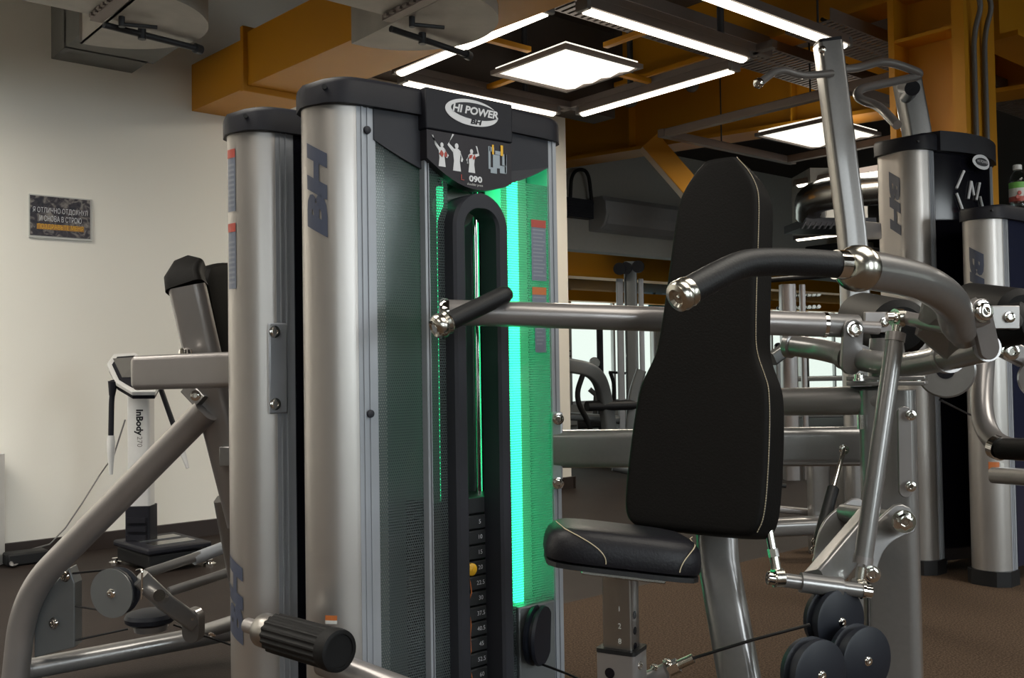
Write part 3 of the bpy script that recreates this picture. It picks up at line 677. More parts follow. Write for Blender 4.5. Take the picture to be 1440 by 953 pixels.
# interior: rear shield, rods, weight stack, pin
bm = B(); abox(bm, MX+.10, MX+W-.10, MY+.135, MY+.145, .06, MZ); obj('rear_shield', bm, backp, main, smooth=None)
for x in (1.318, 1.42):
    bm = B(); cyl(bm, (x, MY+.06, .1), (x, MY+.06, 1.42), .009, seg=14); obj('guide_rod', bm, chrome, main)
zt_ = .60
for k in range(14):
    z1 = zt_-k*.034 if k else zt_+.0
    if z1 < .1: break
    bm = B(); h = .031 if k else .075
    z0_ = z1-.031; 
    if k == 0: abox(bm, 1.245, 1.47, MY+.01, MY+.105, z0_, z1+.006)
    else: abox(bm, 1.245, 1.47, MY+.008, MY+.105, z0_, z1)
    obj('weight_plate', bm, weight, main, bevel=.003)
nums = ['5', '10', '15', '20', '22.5', '30', '37.5', '40.5', '45', '52.5', '60', '67.5', '75']
for k, s in enumerate(nums): put_text(s, .0135, (1.380, MY+.008, .585-k*.034-.034+.0), EX, Zv, main, logo_w, name='weight_number')
bm = B(); cyl(bm, (1.332, MY+.01, .455), (1.332, MY-.03, .455), .0035, seg=10); lathe(bm, (1.332, MY-.012, .455), (0, -1, 0), [(0, .007), (.004, .0135), (.012, .0135), (.016, .009), (.017, 0)]); pin = obj('selector_pin', bm, yellow, main)
bm = B(); tube(bm, [V((1.333+.003*sin(i*1.1), MY-.012+.004*cos(i*1.7), .44-.018*i)) for i in range(14)], .0016, 0, 6); obj('pin_coil_cord', bm, orange_st, pin)
bm = B(); cyl(bm, (1.362, MY+.055, .6), (1.362, MY+.055, 1.3), .012, seg=14); obj('stack_stem', bm, weight, main)
bm = B(); lathe(bm, (1.352, MY+.03, 1.262), (0, 1, 0), [(0, .045), (.01, .05), (.015, .038), (.03, .038), (.035, .05), (.045, .045)]); obj('top_pulley', bm, grey, main)
# green LED strips
bm = B(); abox(bm, 1.502, 1.524, MY+.026, MY+.040, .345, 1.40); obj('led_strip', bm, green_led, main, smooth=None)
bm = B(); abox(bm, 1.288, 1.300, MY+.020, MY+.030, .30, 1.30); obj('led_strip', bm, green_led2, main, smooth=None)
bm = B(); abox(bm, 1.46, 1.59, MY+.07, MY+.076, .06, MZ); obj('inner_liner', bm, mat('inner_liner_grey', (.35, .40, .38), .5), main, smooth=None)
bm = B(); abox(bm, MX+.112, MX+.155, MY+.02, MY+.05, .06, 1.38); obj('inner_pale_strip', bm, silver, main, smooth=None)  # pale upright strip set behind the left shield
# stickers on the right half of the shield
def label_sheet(x0, x1, z0, z1, y, m_head, parent, lines=9, head=.018):
    bm = B(); abox(bm, x0, x1, y-.001, y, z0, z1); s = obj('instruction_label', bm, sticker, parent, smooth=None)
    bm = B(); abox(bm, x0, x1, y-.0016, y-.001, z1-head, z1); obj('label_heading', bm, m_head, s, smooth=None)
    bm = B(); n = int((z1-z0-head-.01)/.009)
    for k in range(n): abox(bm, x0+.004, x1-.004-(k % 3)*.004, y-.0013, y-.001, z1-head-.008-k*.009, z1-head-.0045-k*.009)
    obj('label_lines', bm, mat('label_line_grey', (.2, .22, .26), .6), s, smooth=None)
label_sheet(1.538, 1.585, 1.10, 1.245, MY-.004, red, main)
label_sheet(1.538, 1.583, 1.045, 1.085, MY-.004, orange_st, main)
label_sheet(1.545, 1.580, .93, 1.02, MY-.004, sticker, main)
# lower pulley at the tower's right foot with its cable
bm = B(); abox(bm, 1.475, 1.588, MY-.012, MY+.05, .06, .345); obj('pulley_housing', bm, plate, main, bevel=.004)
p = P(757, 893, 2.27); ax = (cR*.93+cf*-.36).normalized(); bm = B(); lathe(bm, p-ax*.014, ax, [(0, 0), (0, .066), (.008, .068), (.011, .058), (.018, .058), (.021, .068), (.028, .066), (.028, 0)], 36); obj('cable_pulley', bm, disc_black, main)
# ---------------- frame of the main machine
D = 2.38
def cyl_part(nm, a, b, r, m=grey, **k):
    bm = B(); cyl(bm, a, b, r, **k); return obj(nm, bm, m, main)
# lower beam (rounded rectangular tube)
bm = B(); sweep(bm, [P(779, 631, 2.36), P(1214, 627, 2.28)], stad(.024, .0455, .02), hint=cR.cross(cU)); obj('lower_beam', bm, grey, main)
bm = B(); box(bm, P(783, 633, 2.345), cR, cf, cU, .014, .006, .092); mp_ = obj('mounting_plate', bm, silver_dk, main, bevel=.005)
for y in (589, 679): bolt('plate_bolt', P(785, y, 2.338), -cf, .011, mp_)
# upper beam
bm = B(); tube(bm, [P(1030, 566, 2.24), P(1216, 563, 2.12), P(1254, 563, 2.08)], .031, 0, 24); obj('upper_beam', bm, grey_lt, main)
bm = B(); lathe(bm, P(1250, 563, 2.085), (P(1254, 563, 2.08)-P(1216, 563, 2.12)), [(0, .031), (.012, .029), (.018, .018), (.018, 0)]); obj('beam_end_cap', bm, grey, main)
# upright plate column
top_ = P(1252, 548, 2.1)
up0 = P(1252, 548, 2.1); upb = V((up0.x, up0.y, 0))
wd = dirr(116); dp = dirr(26)
bm = B(); pts = [(x, y) for x, y in stad(.056, .045, .022)]
base_c = V((P(1253, 760, 2.1).x, P(1253, 760, 2.1).y, 0))
sweep(bm, [base_c+Zv*.05, V((base_c.x, base_c.y, up0.z))], pts, hint=wd); obj('upright', bm, grey, main)
bm = B(); box(bm, base_c+Zv*.03, wd, dp, Zv, .16, .30, .03); obj('base_foot', bm, grey, main, bevel=.01)
# gusset plate rounded with bolts on the right of the upright
pA, pB = P(1271, 580, 2.02), P(1273, 690, 2.02)
def link_plate(nm, a, b, w, th, n, m=grey, bolts=(), br=.011, parent=None, wb=None):
    """flat stadium plate from a to b, half width w, thickness th along n"""
    a = V(a); b = V(b); n = V(n).normalized(); t = (b-a); t = (t-n*t.dot(n)).normalized(); s = t.cross(n); wb = wb or w; pts = []
    for k in range(13): an = radians(-90+180*k/12); pts.append(b+t*(wb*cos(an))+s*(wb*sin(an)))
    for k in range(13): an = radians(90+180*k/12); pts.append(a+t*(w*cos(an))+s*(w*sin(an)))
    bm = B(); prism(bm, [q-n*th/2 for q in pts], n*th); o = obj(nm, bm, m, parent or main, bevel=.0012)
    for q in bolts: bolt('bolt', V(q)+n*(th/2), n, br, o)
    return o
nF = -dirr(8)  # facing the viewer
o = link_plate('link_plate', pA, pB, .013, .012, nF, grey_lt); bolt('bolt', P(1281, 584, 2.0), nF, .0085, o); bolt('bolt', P(1281, 684, 2.0), nF, .0085, o)
# top mounting plates
c = P(1248, 541, 2.1)
for k in (0, 1):
    bm = B(); box(bm, c+Zv*(.004+.011*k), wd, dp, Zv, .078, .05, .0045); o = obj('top_plate', bm, grey, main, bevel=.002)
for q in (P(1208, 537, 2.07), P(1232, 537, 2.15), P(1288, 537, 2.06)): bolt('bolt', q+Zv*.004, Zv, .010, main, .015)
bm = B(); cyl(bm, c+Zv*.02, c+Zv*.10, .04, .034); obj('pivot_post', bm, grey, main)
for q in (P(1210, 583, 2.08), P(1240, 575, 2.1)): cyl_part('hanging_bolt', q, q+Zv*-.0+V((0, 0, -.03)), .008, chrome, seg=10)
# bent yoke tube
yk = [P(1117, 486, 2.28), P(1160, 492, 2.22), P(1205, 505, 2.12), P(1270, 515, 1.98), P(1330, 503, 1.82), P(1388, 488, 1.655)]
ykr = smoothpoly(yk, 3, False)
bm = B(); sweep(bm, ykr, circ(.0245, 24)); obj('yoke_tube', bm, grey, main)
bm = B(); lathe(bm, yk[0]+(yk[0]-yk[1]).normalized()*.001, (yk[0]-yk[1]), [(0, .0245), (.004, .030), (.016, .030), (.02, .02), (.02, 0)]); obj('yoke_end_cap', bm, grey, main)
for q, d_ in ((P(1190, 501, 2.15), yk[2]-yk[1]), (P(1333, 502, 1.815), yk[5]-yk[4])):
    bm = B(); lathe(bm, q-d_.normalized()*.008, d_, [(0, .030), (.016, .030)], 28); obj('yoke_collar', bm, grey_lt, main)
# link plates that carry the arms
link_plate('arm_link_plate', P(1199, 463, 2.08), P(1196, 512, 2.10), .022, .012, nF+cR*.25, grey, [P(1200, 463, 2.08)], .0135)
link_plate('arm_link_plate', P(1379, 438, 1.59), P(1389, 488, 1.63), .021, .008, nF+cR*.45, grey_lt, [P(1379, 438, 1.588)], .0145)
# far arm tube with left handle
fa0, fa1 = P(622, 439, 1.99), P(1182, 457, 2.10)
bm = B(); tube(bm, [fa0, P(700, 441, 2.0), P(1160, 456.5, 2.10)], .0262, 0, 32); obj('press_arm', bm, grey_lt, main, label='long straight press arm tube')
bm = B(); cyl(bm, P(1160, 456.5, 2.10), P(1205, 459, 2.11), .0255, seg=28); obj('arm_sleeve', bm, grey, main)
bm = B(); cyl(bm, P(1157, 456.4, 2.10), P(1162, 456.6, 2.10), .0275, seg=28); obj('chrome_ring', bm, chrome, main)
bm = B(); cyl(bm, P(1195, 459, 2.11), P(1235, 461, 2.12), .014, seg=20); obj('arm_spigot', bm, grey_lt, main)
bm = B(); t = (fa0-fa1).normalized(); lathe(bm, fa0-t*.012, t, [(0, .0262), (0, .030), (.012, .030), (.018, .026), (.02, .0)], 28); obj('chrome_ring', bm, chrome, main)
h0, h1 = P(621, 457, 1.90), P(716, 411, 1.98)
bm = B(); t = (h1-h0).normalized(); lathe(bm, h0-t*.0, t, [(0, .0), (0, .012), (.02, .0185), (.024, .0185), (.15, .0185), ((h1-h0).length-.012, .0185), ((h1-h0).length, .013), ((h1-h0).length+.002, 0)], 28); obj('handle_grip', bm, rubber, main, label='black left handle grip')
bm = B(); lathe(bm, h0+t*.018, -t, [(0, .020), (.006, .024), (.012, .022), (.016, .025), (.028, .025), (.034, .021), (.036, .017), (.032, .014), (.032, .010), (.035, .009), (.035, 0)], 32); obj('grip_end_cap', bm, chrome_r, main)
# near arm
na = [P(1204, 377, 1.34), P(1250, 384, 1.40), P(1305, 398, 1.47), P(1340, 425, 1.55), P(1345, 452, 1.60), P(1352, 462, 1.62)]
nar = smoothpoly(na, 3, False)
bm = B(); sweep(bm, nar, circ(.0275, 32)); obj('press_arm', bm, grey, main, label='thick curved press arm tube nearest the viewer')
bm = B(); t = (na[0]-na[1]).normalized(); lathe(bm, na[0]-t*.012, t, [(0, .0275), (0, .0315), (.006, .0325), (.016, .0315), (.024, .026), (.030, .018), (.0305, .0135), (.026, .012), (.026, .007), (.029, .006), (.029, 0)], 36); obj('arm_end_cap', bm, chrome_r, main)
g = [P(1178, 372, 1.33), P(1120, 368, 1.31), P(1070, 368, 1.29), P(1040, 372, 1.275), P(1000, 392, 1.25), P(966, 411, 1.23)]
gs = smoothpoly(g, 2, False)
bm = B(); sweep(bm, gs, circ(.0185, 28)); obj('handle_grip', bm, rubber, main, label='long bent black foam handle grip')
t = (gs[-1]-gs[-2]).normalized(); e = gs[-1]
bm = B(); lathe(bm, e-t*.004, t, [(0, .0185), (0, .0195), (.006, .0205), (.010, .0195), (.012, .0205), (.018, .0205), (.022, .0185), (.024, .012), (.020, .0085), (.020, .005), (.023, .0035), (.023, 0)], 36); obj('grip_end_cap', bm, chrome_r, main)
t = (gs[0]-gs[1]).normalized(); bm = B(); cyl(bm, gs[0]-t*.004, gs[0]+t*.012, .020, seg=28); obj('grip_collar', bm, chrome, main)
# pivot hub of near arm
bm = B(); cyl(bm, P(1348, 452, 1.61), P(1382, 436, 1.60), .024, seg=28); obj('pivot_hub', bm, grey, main)
bm = B(); cyl(bm, P(1342, 430, 1.60), P(1357, 425, 1.60), .0, .0) if False else cyl(bm, P(1352, 444, 1.6), P(1356, 474, 1.66), .022, seg=24); obj('pivot_arm', bm, grey, main)
bm = B(); prism(bm, [P(1300, 425, 1.7), P(1340, 428, 1.62), P(1352, 500, 1.72), P(1332, 505, 1.76), P(1290, 470, 1.78)], cf*.012); obj('gusset', bm, grey, main, smooth=None)
cyl_part('pivot_shaft', P(1274, 447, 1.80), P(1345, 462, 1.68), .013, grey_lt, seg=20)
cyl_part('spacer', P(1247, 445, 1.80), P(1258, 445, 1.80), .0085, chrome)
# long connecting rod with rod ends
ra, rb = P(1263, 447, 1.80), P(1208, 826, 1.74)
def rod_end(p, axis, rdir, parent, R_=.017):
    bm = B(); axis = V(axis).normalized(); lathe(bm, V(p)-axis*.008, axis, [(0, .009), (0, R_), (.016, R_), (.016, .009)], 26, closed=False)
    o = obj('rod_end', bm, chrome_r, parent)
    bm = B(); lathe(bm, V(p)-axis*.012, axis, [(0, 0), (0, .008), (.006, .011), (.018, .011), (.024, .008), (.024, 0)], 20); obj('ball_joint', bm, chrome, o)
    bm = B(); cyl(bm, V(p)+V(rdir).normalized()*.014, V(p)+V(rdir).normalized()*.036, .0085, seg=14); obj('rod_neck', bm, chrome_r, o)
dv = (rb-ra).normalized()
cyl_part('connecting_rod', ra+dv*.032, rb-dv*.045, .0163, grey, seg=28, ch=.001)
bm = B(); cyl(bm, ra+dv*.028, ra+dv*.044, .0175); obj('rod_nut', bm, grey_lt, main)
bm = B(); cyl(bm, rb-dv*.055, rb-dv*.042, .0175); obj('rod_nut', bm, grey_lt, main)
rod_end(ra, cR+cf*.3, dv, main); rod_end(rb, cR+cf*.2, -dv, main)
# cross tube
ca, cb = P(1092, 814, 1.72), P(1212, 830, 1.72)
bm = B(); tube(bm, [ca, cb], .0125); cyl(bm, ca.lerp(cb, .28), ca.lerp(cb, .76), .0175); obj('cross_tube', bm, grey, main)
bolt('bolt', cb, cb-ca, .012, main, .018); bolt('bolt', ca, ca-cb, .012, main, .018)
# chrome push rod behind the backrest
pa_, pb_ = P(1080, 738, 1.74), P(1094, 812, 1.72); dv = (pb_-pa_).normalized()
cyl_part('push_rod', pa_-dv*.1, pb_-dv*.04, .0075, chrome, seg=16); rod_end(pb_, cR+cf*.2, -dv, main, .0165)
bm = B(); cyl(bm, pb_-dv*.05, pb_-dv*.036, .0095, seg=6); obj('rod_nut', bm, chrome, main)
# cam lever plates, their beam and big bolt
def cam_plate(o1, o2, w1, w2, th, sag, label=None):
    a = V(o1); b = V(o2); n = nF.normalized(); t = (b-a).normalized(); s = n.cross(t); pts = []
    cl = [a.lerp(b, k/14)+s*(sag*sin(pi*k/14)) for k in range(15)]
    L_, R_ = [], []
    for k, q in enumerate(cl):
        w = w1+(w2-w1)*(k/14)**.8; L_.append(q+s*w); R_.append(q-s*w)
    c0 = [a+(-t*cos(radians(x))+s*sin(radians(x)))*w1 for x in (-60, -30, 0, 30, 60)]; c1 = [b+(t*cos(radians(x))+s*sin(radians(x)))*w2 for x in (60, 30, 0, -30, -60)]
    bm = B(); prism(bm, c0+L_+c1+R_[::-1], -n*th); return obj('lever_plate', bm, grey, main, bevel=.002)
o = cam_plate(P(1268, 733, 1.86), P(1224, 806, 1.80), .036, .015, .014, -.022)
bm = B(); cyl(bm, P(1269, 733, 1.845), P(1271, 733, 1.80), .022, .021); lathe(bm, P(1271, 733, 1.80), -dirr(8), [(0, .021), (.001, .0155), (.010, .0155), (.011, .0135), (.011, .008), (.008, .007), (.008, 0)], 6); obj('pivot_bolt', bm, chrome, main)
bolt('bolt', P(1226, 807, 1.79), nF, .0125, main)
o = cam_plate(P(1205, 722, 2.0), P(1150, 790, 1.94), .034, .012, .012, -.024)
cyl_part('pivot_tube', P(1186, 722, 2.0), P(1262, 733, 1.87), .02, grey, seg=24)
bm = B(); sweep(bm, [P(1226, 730, 1.94), P(1150, 822, 1.74)], stad(.018, .028, .006), hint=cf); obj('lever_beam', bm, grey, main)
# gas strut
ga, gb = P(1187, 632, 2.16), P(1150, 765, 2.02); dv = (gb-ga).normalized()
cyl_part('damper_rod', ga, ga.lerp(gb, .5), .005, chrome, seg=12); cyl_part('damper_body', ga.lerp(gb, .42), gb, .0125, rubber, seg=20, ch=.002)
bolt('bolt', ga, -cf, .009, main); bolt('bolt', P(1148, 762, 2.0), -cf, .008, main); bolt('bolt', P(1146, 775, 2.0), -cf, .008, main)
# three black pulleys at the bottom
for k, (x, y, d) in enumerate(((1172, 871, 1.72), (1208, 925, 1.66), (1143, 945, 1.60))):
    ax = (-dirr(-28)).normalized(); p = P(x, y, d); bm = B()
    lathe(bm, p-ax*.02, ax, [(0, 0), (0, .052), (.012, .056), (.016, .048), (.024, .048), (.028, .056), (.038, .056), (.040, .052), (.040, 0)], 40)
    o = obj('cable_pulley', bm, disc_black, main); bolt('bolt', p+ax*.020, ax, .0065, o)
bm = B(); sweep(bm, [P(1195, 850, 1.78), P(1186, 935, 1.70), P(1170, 1040, 1.68)], stad(.008, .02, .003), hint=cR); obj('pulley_bracket', bm, plate, main)
# cables
def cable(pts, r=.0028): bm = B(); tube(bm, pts, r, 0, 8); obj('steel_cable', bm, rubber, main)
cable([P(1139, 878, 1.68), P(1060, 899, 1.72), P(975, 925, 1.76)]); cable([P(1221, 812, 1.80), P(1222, 885, 1.72)])
cable([P(752, 930, 2.28), P(800, 948, 2.18), P(830, 962, 2.1)])
# cable adjuster
q0, q1 = P(905, 957, 1.78), P(975, 925, 1.76); dv = (q1-q0).normalized()
cyl_part('cable_adjuster', q0-dv*.02, q1-dv*.055, .014, grey_lt, seg=16); cyl_part('adjuster_nut', q1-dv*.05, q1-dv*.03, .0135, chrome, seg=6); cyl_part('adjuster_thread', q1-dv*.03, q1, .0085, chrome_r, seg=14)
for t in (.25, .5): bolt('bolt', q0.lerp(q1, t)+Zv*.012, Zv+cR*.3, .009, main)
bm = B(); sweep(bm, [P(745, 1010, 2.35), P(1250, 1060, 1.95)], stad(.02, .03, .008), hint=Zv); obj('floor_rail', bm, grey, main)
# support leg behind the backrest
sl = [P(1000, 620, 1.98), P(1010, 790, 1.90), P(1050, 1010, 1.80)]
bot_ = V((sl[2].x, sl[2].y, 0)) 
dl_ = (sl[2]-sl[1]); bot_ = sl[1]+dl_*((0.02-sl[1].z)/dl_.z)
bm = B(); sweep(bm, [sl[0], sl[1], bot_], stad(.040, .028, .024, 7), hint=dirr(105)); obj('support_leg', bm, grey, main)
# ---------------- seat post, sleeve, seat
pc = P(873, 850, 1.72); ps = V((pc.x, pc.y, 0)); wS = dirr(119); bS = dirr(29)
ztop_ = P(873, 800, 1.72).z
bm = B(); sweep(bm, [V((ps.x, ps.y, .25)), V((ps.x, ps.y, ztop_))], stad(.027, .020, .004, 3), hint=wS); o = obj('seat_post', bm, post_steel, main)
# holes on the right narrow face
for k in range(4):
    q = V((ps.x, ps.y, 0))+wS*.0272-bS*.004+Zv*(P(892, 865+22*k, 1.70).z); bm = B(); lathe(bm, q-wS*.0006, wS, [(0, .0068), (.001, .0068), (.001, 0)], 16); obj('adjustment_hole', bm, black, o)
for s, yy in (('1', 856), ('2', 880), ('8', 901)): put_text(s, .013, ps-bS*.0202+wS*.006+Zv*(P(868, yy, 1.70).z), wS, Zv, o, sticker_w, name='post_number')
zs_ = P(873, 917, 1.70).z
bm = B(); sweep(bm, [V((ps.x, ps.y, .02)), V((ps.x, ps.y, zs_))], stad(.036, .030, .006, 4), hint=wS); o = obj('post_sleeve', bm, grey_lt, main)
bm = B(); sweep(bm, [V((ps.x, ps.y, zs_-.001)), V((ps.x, ps.y, zs_+.006))], stad(.0365, .031, .006, 4), hint=wS); obj('sleeve_collar', bm, rubber, main)
bolt('bolt', ps+wS*.036-bS*.006+Zv*(zs_-.022), wS, .006, o); 
bm = B(); lathe(bm, ps-bS*.0302-wS*.01+Zv*(zs_-.034), -bS, [(0, .009), (.0012, .009), (.0012, 0)], 18); obj('adjustment_hole', bm, black, o)
# seat pad: rounded box with domed top, tilted
def pad(half, z0, z1, mapf, m, nm, parent, edge=.018, dome=.0, nseg=6):
    """half: list of (u,v) outline (closed, CCW). body between w=0 (back) and w=T (front) handled by mapf(u,v,w)"""
def sup(u, v, n=4.0): return (abs(u)**n+abs(v)**n)**(1/n)
seat_c = P(884, 800, 1.66)
sw, sd, sh = .133, .105, .066
bL, bR = P(773, 788, 1.61), P(989, 813, 1.61); wS = (bR-bL).normalized(); bS = dirr(8); tilt = radians(4)
bT = (bS*cos(tilt)-Zv*sin(tilt)); bT = (bT-wS*bT.dot(wS)).normalized(); nT = wS.cross(bT); nT = nT if nT.z > 0 else -nT
fl = P(772, 792, 1.66); 
seat_o = (bL+bR)/2+bT*sd
def seat_pt(a, b, h): # a,b in -1..1
    return seat_o+wS*(a*sw)+bT*(b*sd)+nT*h
bm = B(); N_ = 40; rings = []
prof = [(0.0, .985), (.006, 1.0), (.02, 1.0), (.032, .985), (.042, .95), (.050, .89), (.055, .80), (.058, .6), (.059, .3)]
for h, s in prof:
    ring = []
    for k in range(N_):
        an = 2*pi*k/N_; c_, s_ = cos(an), sin(an); r = 1/((abs(c_)**5+abs(s_)**5)**(1/5))
        fac = 1-.06*(1+ -s_)*0
        ring.append(bm.verts.new(seat_pt(c_*r*s, s_*r*s, h)))
    rings.append(ring)
for a, b in zip(rings, rings[1:]):
    for k in range(N_): bm.faces.new((a[k], a[(k+1) % N_], b[(k+1) % N_], b[k]))
bm.faces.new(rings[0]); bm.faces.new(rings[-1]); seat = obj('seat', bm, leather_b, main)
bm = B(); pl = []
for k in range(N_):
    an = 2*pi*k/N_; c_, s_ = cos(an), sin(an); r = 1/((abs(c_)**6+abs(s_)**6)**(1/6)); pl.append(seat_pt(c_*r*.97, s_*r*.97, -.004))
prism(bm, pl, nT*-.008); obj('seat_base_plate', bm, rubber, seat)
# seams of the seat curving down over the front edge
def prof_at(h):
    for (h0, s0), (h1_, s1) in zip(prof, prof[1:]):
        if h <= h1_: return s0+(s1-s0)*(h-h0)/(h1_-h0)
    return prof[-1][1]
for sg in (-1, 1):
    pts = []
    for k in range(16):
        t = k/15; h = .004+.050*t; a = -(.26+.62*t**2.2) if sg < 0 else (.66+.27*t**1.9); s = prof_at(h)
        b_ = -(max(0, 1-abs(a/s)**5))**(1/5)*s
        pts.append(seat_pt(a, b_, h)-bT*.0012+nT*.0006)
    bm = B(); tube(bm, pts, .0009, 0, 6); obj('stitching', bm, thread, seat)
bolt('bolt', P(811, 799, 1.64), -Zv, .007, seat)
bm = B(); box(bm, seat_o-nT*.016, wS, bT, nT, .07, .085, .004); obj('seat_bracket', bm, steel, seat, bevel=.002)
# ---------------- backrest
aB = 38; nB = -dirr(aB); wB = dirr(90+aB)  # facing direction, width direction (image right, nearer)
Bc = P(966, 748, 1.76)  # centre of the bottom front edge
tz = radians(13); uB = (Zv*cos(tz)-nB*sin(tz)).normalized(); fB = wB.cross(uB); fB = fB if fB.dot(nB) > 0 else -fB
HB = .722
prof_w = [(0, .108), (.012, .128), (.035, .138), (.09, .1405), (.20, .1375), (.265, .131), (.29, .121), (.32, .107), (.345, .100), (.38, .097), (.45, .093), (.55, .089), (.625, .085), (.655, .078), (.69, .058), (.714, .036), (.722, .03)]
TB = .082
def back_ring(inset, f):
    L_ = []
    pw = prof_w
    for t, w in pw:
        tt = t+inset*(1-2*t/HB) if t in (0, HB) else min(max(t, inset), HB-inset)
        L_.append((max(.005, w-inset), tt))
    pts = [(w, t) for w, t in L_]+[(-w, t) for w, t in reversed(L_)]
    return [Bc+wB*a+uB*b+fB*f for a, b in pts]
def refine(pts, it=2): return smoothpoly(pts, it, True)
bm = B(); rs = []
for inset, f in ((.006, -TB), (.0, -TB+.006), (.0, -.012), (.0025, -.004), (.007, -.0008), (.014, .0), (.03, .001)):
    rs.append([bm.verts.new(p) for p in refine(back_ring(inset, f))])
n = len(rs[0])
for a, b in zip(rs, rs[1:]):
    for k in range(n): bm.faces.new((a[k], a[(k+1) % n], b[(k+1) % n], b[k]))
bm.faces.new(rs[0]); bm.faces.new(rs[-1]); back = obj('backrest', bm, leather, main)
# double stitching along the right side edge
st = [(w-.004, t) for t, w in prof_w if t >= .012]
for off_, nm in ((.0, 'stitching'), (-.007, 'stitching')):
    pts = smoothpoly([Bc+wB*(w+.0035)+uB*t+fB*(-.010+off_*.6) for w, t in st], 2, False)
    # broken into short stitches
    bm = B(); L_ = [0]
    for a, b in zip(pts, pts[1:]): L_.append(L_[-1]+(b-a).length)
    def atl(s):
        for i in range(len(L_)-1):
            if L_[i+1] >= s: return pts[i].lerp(pts[i+1], (s-L_[i])/max(1e-9, L_[i+1]-L_[i]))
        return pts[-1]
    s = 0
    if off_ == 0:
        while s < L_[-1]-.005: tube(bm, [atl(s)+wB*.001, atl(s+.0034)+wB*.001], .0008, 0, 5); s += .0046
        obj(nm, bm, thread, back)
    else:
        tube(bm, [p-fB*.0 for p in pts], .0012, 0, 5); obj('seam_welt', bm, leather_b, back)
bm = B(); box(bm, Bc+uB*.3-fB*(TB+.008), wB, uB, fB, .05, .22, .008); obj('backrest_plate', bm, grey, back, bevel=.003)
bm = B(); sweep(bm, [Bc+uB*.35-fB*(TB+.02), sl[0]+Zv*.02, sl[0]+Zv*-.05], stad(.025, .025, .006), hint=wB); obj('backrest_strut', bm, grey, main)
# ================================================================ LEFT MACHINE
LX, LY = .965, 2.04
lm = thing('leg_machine', 'machine on the left with slanted tube frame, grey pulley disc and tilted black pad', 'exercise machine', (LX+.35, LY+.07, 0))
tower(lm, LX, LY, MZ, .70)
prl = colprof(LX, LY, 1, .15, .075)
surf_text('BH', .062, prl, .105, .37, lm, logo, up=1, sx=2.2)
bm = B(); abox(bm, LX+.12, LX+.634, LY-.004, LY+.13, .07, MZ); obj('black_shield', bm, black, lm, smooth=None)
for z0, z1 in ((1.262, 1.405), (1.085, 1.235)):
    sticker_on(prl, .095, .125, z0, z1, lm, sticker, 'instruction_label'); sticker_on(prl, .095, .125, z1-.02, z1, lm, red, 'label_heading', .0018)
    for k in range(9): sticker_on(prl, .098, .121, z0+.012+k*.0115, z0+.017+k*.0115, lm, mat('label_line_grey', (.2, .22, .26), .6), 'label_lines', .0018)
bm = B(); abox(bm, LX+.052, LX+.098, LY-.008, LY, .80, 1.005); pl_ = obj('side_plate', bm, silver_dk, lm, bevel=.006)
for zz in (.985, .822): bolt('bolt', (LX+.066, LY-.008, zz), (0, -1, 0), .011, pl_)
# boom
bm = B(); a, b = P(197, 524, 2.46), P(346, 519, 2.36); t = (a-b).normalized(); sweep(bm, [b, a+t*-.01, a, a+t*.008], stad(.028, .043, .014), hint=Zv.cross(t), scale=lambda s: 1 if s < .9 else .86); obj('boom', bm, grey_lt, lm)
def lpart(nm, pts, sec, m=grey, hint=None, fil=0): 
    bm = B(); sweep(bm, rounded(pts, fil, 12) if fil else pts, sec, hint=hint); return obj(nm, bm, m, lm)
# big bent tube
lpart('main_tube', [P(18, 990, 2.74), P(34, 836, 2.74), P(290, 576, 2.58)], stad(.030, .036, .029, 8), grey_lt, cf, .13)
lpart('floor_rail', [P(38, 941, 2.80), P(335, 885, 3.05)], stad(.028, .032, .026, 8), grey, Zv)
p0 = P(18, 990, 2.74); lpart('foot', [V((p0.x, p0.y, .0)), V((p0.x, p0.y, .02))], stad(.04, .05, .028, 8), grey_lt, cf)
bm = B(); prism(bm, [P(48, 850, 2.76), P(78, 818, 2.76), P(97, 798, 2.76), P(105, 820, 2.76), P(105, 910, 2.76), P(48, 925, 2.76)], cf*.05); pg = obj('corner_plate', bm, plate, lm, smooth=None, bevel=.003)
for x, y in ((92, 810), (76, 876)): bolt('bolt', P(x, y, 2.755), -cf-cR*.5, .013, pg)
# pulley pair on an arm
pd = P(165, 831, 2.66); ax = (-cf-cR*.28).normalized()
bm = B(); lathe(bm, pd-ax*.02, ax, [(0, 0), (0, .060), (.010, .064), (.014, .056), (.024, .056), (.028, .064), (.038, .066), (.040, .060), (.040, 0)], 44); o = obj('cable_pulley', bm, disc_black, lm)
bm = B(); lathe(bm, pd+ax*.021, ax, [(0, .066), (.004, .066), (.004, 0)], 44); o = obj('pulley_guard', bm, plate, lm); bolt('bolt', pd+ax*.025, ax, .010, o)
lpart('pulley_arm', [P(196, 812, 2.66), P(232, 846, 2.70), P(272, 875, 2.76)], stad(.024, .022, .008), grey, Zv)
bm = B(); tube(bm, rounded([P(192, 802, 2.64), P(200, 800, 2.62), P(199, 842, 2.62)], .01), .003, 0, 8); obj('wire_guard', bm, chrome, lm)
bolt('bolt', P(226, 838, 2.66), ax, .014, lm); 
bm = B(); cyl(bm, P(230, 840, 2.68), P(224, 837, 2.63), .016); obj('pivot_pin', bm, chrome, lm)
link_plate('pivot_lug', P(272, 868, 2.76), P(272, 888, 2.78), .028, .03, ax, grey, [P(272, 867, 2.755)], .010, lm)
for a, b in ((P(205, 806, 2.75), P(326, 766, 2.95)), (P(238, 832, 2.72), P(335, 800, 2.85))):
    lpart('strut_tube', [a, b], circ(.0135), grey)
lpart('strut_sleeve', [P(272, 786, 2.86), P(326, 765, 2.95)], circ(.018), silver_dk)
